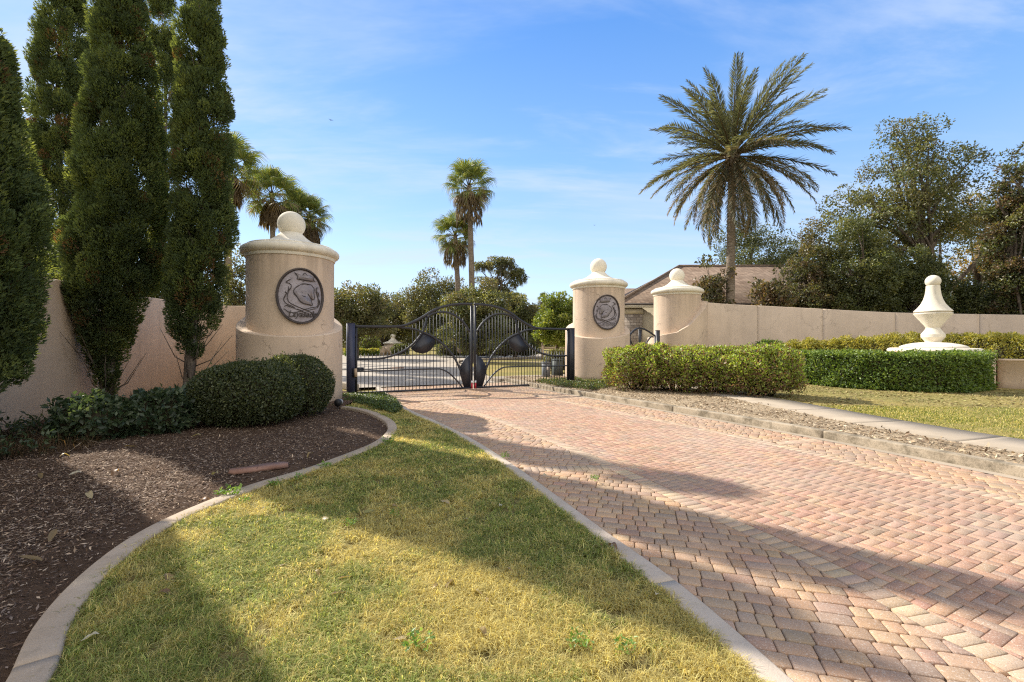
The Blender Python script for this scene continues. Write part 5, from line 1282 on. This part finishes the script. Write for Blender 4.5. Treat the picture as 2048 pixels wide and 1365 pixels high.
simple_tree('far oak glimpsed between golden tree and dark tree', 2030, 48, 430, 90, OAK, 162, 110, 120, .25, 1.0, group=GW)
simple_tree('far oak filling the gap behind the evergreens', 1760, 46, 520, 110, OAK, 163, 120, 130, .25, 1.0, group=GW)

# ---- palms
def feather(seed, L, e0, sag, cols, width=.62, npair=84):
    r = np.random.default_rng(seed); s = np.linspace(0, 1, 26); ang = e0 - sag*s**1.35
    dx = np.cos(ang); dz = np.sin(ang); px = np.r_[0, np.cumsum(dx[:-1]+dx[1:])/2]*L/25; pz = np.r_[0, np.cumsum(dz[:-1]+dz[1:])/2]*L/25
    m = MB(); m.tube([(px[i], 0, pz[i]) for i in range(0, 26, 2)], list(np.linspace(.045, .008, 13)), 5); nb = len(m.V)
    t = np.repeat(np.linspace(.13, .995, npair), 2); side = np.tile([1., -1.], npair); n = len(t)
    bx = np.interp(t, s, px); bz = np.interp(t, s, pz); a = np.interp(t, s, ang)
    ln = width*np.clip(np.minimum((t-.05)*4.5, (1.12-t)*2.6), .25, 1)*(.85+.3*r.random(n))
    T3 = np.stack([np.cos(a), 0*a, np.sin(a)], 1); U3 = np.stack([-np.sin(a), 0*a, np.cos(a)], 1); S3 = np.stack([0*a, side, 0*a], 1)
    A = norm(T3*(.85+.15*r.random((n, 1))) + S3*(.62+.15*r.random((n, 1))) + U3*(.28+.25*r.normal(size=(n, 1))) + np.array([0, 0, -.12])); P = np.stack([bx, 0*bx, bz], 1)
    Nn = norm(U3 + S3*.6 + .3*r.normal(size=(n, 3)))
    S = norm(np.cross(A, Nn)); W = .044
    V = np.empty((n, 4, 3)); V[:, 0] = P; V[:, 1] = P+A*ln[:, None]*.4+S*W/2; V[:, 2] = P+A*ln[:, None]+np.array([0, 0, -.05]); V[:, 3] = P+A*ln[:, None]*.4-S*W/2
    Vall = np.vstack([np.array(m.V), V.reshape(-1, 3)]); b = nb+np.arange(n)*4
    Fs = [list(f) for f in m.Fs] + [[i, i+1, i+2, i+3] for i in b]
    c = np.vstack([np.tile((.16, .12, .06), (nb, 1)), np.repeat(np.array(cols)[r.integers(0, len(cols), n)]*(.75+.5*r.random((n, 1))), 4, axis=0)])
    return mesh_np('frond', Vall, Fs, M['palmleaf'], c)
FG = [(.115, .122, .08), (.14, .146, .096), (.095, .102, .068), (.18, .178, .12)]; FB = [(.25, .185, .12), (.33, .26, .18), (.20, .15, .10), (.18, .15, .095)]; FM = FG + FB[:2]
YP = 22.5; bx_, by_ = at(1460, YP); cz_ = zat(302, YP)
dp = thing('date_palm', 'tall feathery date palm above the stucco wall', 'palm tree', (bx_, by_, 0))
m = MB(); zs = np.linspace(-.1, cz_-.2, 60); wob = .16*zs/cz_
m.tube([(.14*(z/cz_)**2, 0, z) for z in zs], [(.215-.04*z/cz_ if z > 1 else .26)+.014*(i % 2) + (.10*max(0, (z-cz_+1.6)/1.4)) for i, z in enumerate(zs)], 14); m.build('trunk', M['palmbark'], dp)
m = MB(); r_ = np.random.default_rng(3)
for k in range(46):
    a = k*2.4; z = cz_-1.5+1.5*k/46; m.tube([(.14+.22*math.cos(a), .22*math.sin(a), z), (.14+.40*math.cos(a), .40*math.sin(a), z+.28)], [.06, .025], 5)
m.build('leaf_base_boots', M['palmbark'], dp)
VAR = [feather(200+i, 4.9, .0, s, c) for i, (s, c) in enumerate([(.38, FG), (.5, FG), (.75, FM), (.88, FG), (.68, FM), (.85, FB)])]
nf = 104
for k in range(nf):
    f = (k+.5)/nf; el = math.radians(84 - 146*f**.86) + r_.normal(0, .08); az = k*2.39996 + r_.normal(0, .15)
    v = r_.choice([0, 1]) if f < .35 else (r_.choice([1, 3, 2]) if f < .65 else r_.choice([2, 4, 5]))
    o = link('frond', VAR[v], dp); o.location = (.14+.1*math.cos(az), .1*math.sin(az), cz_ - .5*f)
    o.rotation_euler = (r_.normal(0, .25), -el, az); s = (.88 if f < .6 else .82)*(.9+.2*r_.random()); o.scale = (s, s, s)
def fan(seed, petiole, R, cols, hang=0.0, nseg=34):
    r = np.random.default_rng(seed); m = MB(); pts = [(0, 0, 0), (petiole*.5, 0, .06-.05*hang), (petiole, 0, -.05*hang)]; m.tube(pts, [.028, .02, .016], 5); nb = len(m.V); V = []; Fs = [list(f) for f in m.Fs]; 
    o = np.array(pts[-1])
    for i in range(nseg):
        a = math.radians(-125 + 250*i/(nseg-1)); l = R*(1-.25*(abs(a)/2.2)**2)*(.9+.2*r.random()); d = np.array([math.cos(a), math.sin(a), 0]); s = np.array([-d[1], d[0], 0]); w = R*.055
        fold = .02*(1 if i % 2 else -1); cup = .12*abs(math.sin(a))
        p1 = o + d*l*.55 + np.array([0, 0, cup*l*.5-.03*R]); p2 = o + d*l*.82 + np.array([0, 0, cup*l*.3-.14*R*(1+hang)]); p3 = o + d*l*(.95-.1*r.random()) + np.array([0, 0, -.52*R*(.6+.8*r.random())*(1+hang)])
        b = nb+len(V); V += [o, p1+s*w*.62+np.array([0, 0, fold]), p1-s*w*.62, p2+s*w*.38, p2-s*w*.38, p3]; Fs += [[b, b+1, b+2], [b+1, b+3, b+4, b+2], [b+3, b+5, b+4]]
    c = np.vstack([np.tile((.15, .13, .05), (nb, 1)), np.repeat(np.array(cols)[r.integers(0, len(cols), nseg)]*(.75+.5*r.random((nseg, 1))), 6, axis=0)])
    return mesh_np('frond', np.vstack([np.array(m.V), np.array(V)]), Fs, M['palmleaf'], c)
WG = [(.15, .19, .055), (.19, .22, .065), (.12, .155, .05), (.26, .27, .09)]; WB = [(.22, .165, .10), (.17, .125, .08), (.13, .095, .06)]
FV = [fan(300, 1.15, 1.05, WG), fan(301, 1.25, 1.0, WG), fan(302, 1.0, 1.1, WG + WB[:1]), fan(303, 1.0, 1.0, WB, 1.0)]
def fan_palm(label, u, Y, vc, lean, R, seed, skirt, tr=.2, group='fan palms beyond the pillars', nf=30):
    r = np.random.default_rng(seed); x, y = at(u, Y); H_ = zat(vc, Y); dx = lean/F*Y
    root = thing('fan_palm', label, 'palm tree', (x, y, 0), 0, group); cxp = dx
    m = MB(); zs = np.linspace(-.1, H_, 30); m.tube([(dx*(z/H_)**1.5, 0, z) for z in zs], [tr*(1.25-.45*max(0, z)/H_)+.012*(i % 2) for i, z in enumerate(zs)], 12); m.build('trunk', M['palmbark'], root)
    for k in range(nf):
        f = (k+.5)/nf; el = math.radians(82 - 125*f) + r.normal(0, .1); az = k*2.39996
        v = r.choice([0, 1]) if f < .6 else (2 if f < .85 else r.choice([2, 3])); s = R/2.05*(.9+.2*r.random())
        o = link('frond', FV[v], root); o.location = (cxp, 0, H_ - .45*f); o.rotation_euler = (r.normal(0, .3), -el, az); o.scale = (s, s, s)
    if skirt:
        n = 520; a = r.random(n)*6.28; t = r.random(n); rad = tr*.9 + (.12+.45*np.sin(np.clip(t*1.15, 0, 1)*math.pi*.62))*skirt*.75; z = H_ - .45 - t*skirt*1.25
        P = np.stack([cxp+np.cos(a)*rad, np.sin(a)*rad, z], 1); out = np.stack([np.cos(a), np.sin(a), 0*a], 1); A = norm(np.array([0, 0, -1.]) + out*.12 + .1*r.normal(size=(n, 3)))
        leaves('dead_leaf_skirt', P, A, norm(out + .4*r.normal(size=(n, 3))), .55+.4*r.random(n), .07+.07*r.random(n), np.array(WB)[r.integers(0, 3, n)]*(.6+.6*r.random((n, 1))), M['palmleaf'], root)
    return root
fan_palm('tallest fan palm with thick dead leaf skirt above the gate', 946, 40, 372, -8, 2.45, 401, 2.0, .24)
fan_palm('shorter fan palm standing beside the tallest one', 920, 42, 470, -10, 2.2, 402, 1.6, .24)
fan_palm('fan palm whose trunk rises behind the ball of the large pillar', 548, 31, 388, -4, 1.95, 403, 1.1, .18)
fan_palm('fan palm with drooping leaves over the large pillar cap', 632, 34, 432, -14, 1.75, 404, 1.1, .2)
fan_palm('fan palm half hidden by the slender cypress', 456, 27, 335, 0, 2.1, 405, 1.0, .2)
fan_palm('small fan palm crown leaning behind the large pillar', 596, 33, 420, 2, 1.5, 406, .9, .18)
fan_palm('tiny distant fan palm above the bright small tree', 1086, 70, 598, 0, 1.1, 407, .5, .2, nf=24)

# distant woods all round so that the horizon is closed
n = 70000; a = rng.random(n)*2*np.pi; R_ = 120+50*rng.random(n); hh = (5 + 5*vn[6](np.degrees(a)*.12, 0*a, 1.0) + 3*vn[7](np.degrees(a)*.5, 0*a, 1.0)); z = hh*rng.random(n)**.8
P = np.stack([np.cos(a)*R_, np.sin(a)*R_ + 10, z], 1); A = norm(unit(n)+np.array([0, 0, .4])); cl = pal(OAK, n)
tag(leaves('distant_woods', P, A, unit(n), 1.6+1.4*rng.random(n), .9+.9*rng.random(n), cl, M['leaf']), 'distant band of oak woods closing the horizon', 'woods', kind='stuff')

# ================================================================== SKY, SUN, CAMERA
world = bpy.data.worlds.new('World'); scene.world = world; world.use_nodes = True
wt = world.node_tree; wt.nodes.clear(); wn = wt.nodes; wlk = wt.links
sky = wn.new('ShaderNodeTexSky'); sky.sky_type = 'NISHITA'; sky.sun_disc = False; sky.sun_elevation = SUN_EL; sky.sun_rotation = math.atan2(SUN[0], SUN[1]); sky.altitude = 0; sky.air_density = 1.0; sky.dust_density = .1; sky.ozone_density = 2.5
tc = wn.new('ShaderNodeTexCoord'); sp = wn.new('ShaderNodeSeparateXYZ'); wlk.new(tc.outputs['Generated'], sp.inputs[0])
def wm(op, a, b=0.0, clamp=False):
    nd = wn.new('ShaderNodeMath'); nd.operation = op; nd.use_clamp = clamp
    for i, v in enumerate((a, b)):
        if isinstance(v, bpy.types.NodeSocket): wlk.new(v, nd.inputs[i])
        else: nd.inputs[i].default_value = v
    return nd.outputs[0]
# clouds on a plane overhead: direction divided by height
zc = wm('MAXIMUM', sp.outputs[2], .03); ux = wm('DIVIDE', sp.outputs[0], wm('ADD', zc, .12)); uy = wm('DIVIDE', sp.outputs[1], wm('ADD', zc, .12))
cb = wn.new('ShaderNodeCombineXYZ'); wlk.new(ux, cb.inputs[0]); wlk.new(uy, cb.inputs[1])
def wnoise(scale, rot, sc, det=7, rough=.6, dist=.4, off=(0, 0, 0)):
    mp = wn.new('ShaderNodeMapping'); mp.inputs['Rotation'].default_value = (0, 0, rot); mp.inputs['Scale'].default_value = sc; mp.inputs['Location'].default_value = off; wlk.new(cb.outputs[0], mp.inputs[0])
    nz = wn.new('ShaderNodeTexNoise'); nz.inputs['Scale'].default_value = scale; nz.inputs['Detail'].default_value = det; nz.inputs['Roughness'].default_value = rough; nz.inputs['Distortion'].default_value = dist; wlk.new(mp.outputs[0], nz.inputs['Vector']); return nz.outputs['Fac']
def wramp(f, a, b, mx):
    mr = wn.new('ShaderNodeMapRange'); mr.interpolation_type = 'SMOOTHSTEP'; wlk.new(f, mr.inputs[0]); mr.inputs[1].default_value = a; mr.inputs[2].default_value = b; mr.inputs[3].default_value = 0; mr.inputs[4].default_value = mx; return mr.outputs[0]
def wmix(fac, a, b):
    nd = wn.new('ShaderNodeMix'); nd.data_type = 'RGBA'
    for key, v in ((0, fac), (6, a), (7, b)):
        if isinstance(v, bpy.types.NodeSocket): wlk.new(v, nd.inputs[key])
        else: nd.inputs[key].default_value = v if not hasattr(v, '__len__') else (*v, 1)
    return nd.outputs[2]
# clear-sky blue deepening with height, laid over the physical sky
grd = wn.new('ShaderNodeValToRGB'); wlk.new(sp.outputs[2], grd.inputs[0]); els = grd.color_ramp.elements
for p_, c_ in ((.0, (2.3, 2.75, 3.55)), (.16, (1.8, 2.45, 3.5)), (.36, (.85, 1.78, 3.4)), (.58, (.28, 1.10, 3.05)), (1.0, (.16, .75, 2.4))):
    e_ = els.new(p_); e_.color = (*c_, 1)
els.remove(els[0]); els.remove(els[-1])
skyc = wmix(.72, sky.outputs[0], grd.outputs[0])
c1 = wramp(wnoise(.9, .35, (.5, 1.6, 1), off=(3.1, 1.7, 0)), .42, .76, .75)
c2 = wramp(wnoise(2.2, -.2, (.45, 1.3, 1), off=(.4, 5.2, 0)), .47, .76, .5)
skyc = wmix(wm('MINIMUM', wm('ADD', c1, c2, True), .8), skyc, CLOUD)
# added unseen cloud behind the viewer, a warm fill light for shaded fronts
fill_cloud = wm('MULTIPLY', wramp(sp.outputs[1], .12, -.45, 1.0), wramp(wnoise(1.1, .1, (1, 1, 1), off=(7, 2, 0)), .25, .6, 1.0))
skyc = wmix(wm('MULTIPLY', fill_cloud, wramp(sp.outputs[2], -.02, .12, .92)), skyc, FILL_CLOUD)
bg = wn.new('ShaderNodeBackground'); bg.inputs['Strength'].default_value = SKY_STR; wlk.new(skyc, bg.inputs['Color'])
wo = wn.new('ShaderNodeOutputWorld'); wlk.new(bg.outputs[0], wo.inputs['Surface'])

sl = bpy.data.lights.new('sun', 'SUN'); sl.energy = SUN_STR; sl.angle = math.radians(.53); sl.color = (1.0, .93, .82)
so = bpy.data.objects.new('sun', sl); COL.objects.link(so)
sd = SUN/np.linalg.norm(SUN); dirv = Vector((-sd[0]*math.cos(SUN_EL), -sd[1]*math.cos(SUN_EL), -math.sin(SUN_EL)))
so.rotation_euler = dirv.to_track_quat('-Z', 'Y').to_euler(); so.location = (-20, 15, 30)

cam = bpy.data.cameras.new('camera'); cam.lens = 36*F/2048; cam.sensor_width = 36; cam.sensor_fit = 'HORIZONTAL'; cam.clip_end = 2000; cam.clip_start = .05
co = bpy.data.objects.new('camera', cam); COL.objects.link(co); co.location = (0, 0, HC); co.rotation_euler = (math.pi/2, 0, 0); scene.camera = co
scene.view_settings.view_transform = 'Standard'; scene.view_settings.look = 'None'; scene.view_settings.exposure = EXPOSURE; scene.view_settings.gamma = 1.0
scene.cycles.max_bounces = 8; scene.cycles.transparent_max_bounces = 8
scene.cycles.use_denoising = False
scene.cycles.sample_clamp_indirect = 4.0
scene.cycles.pixel_filter_type = 'BLACKMAN_HARRIS'
scene.cycles.filter_width = 1.2
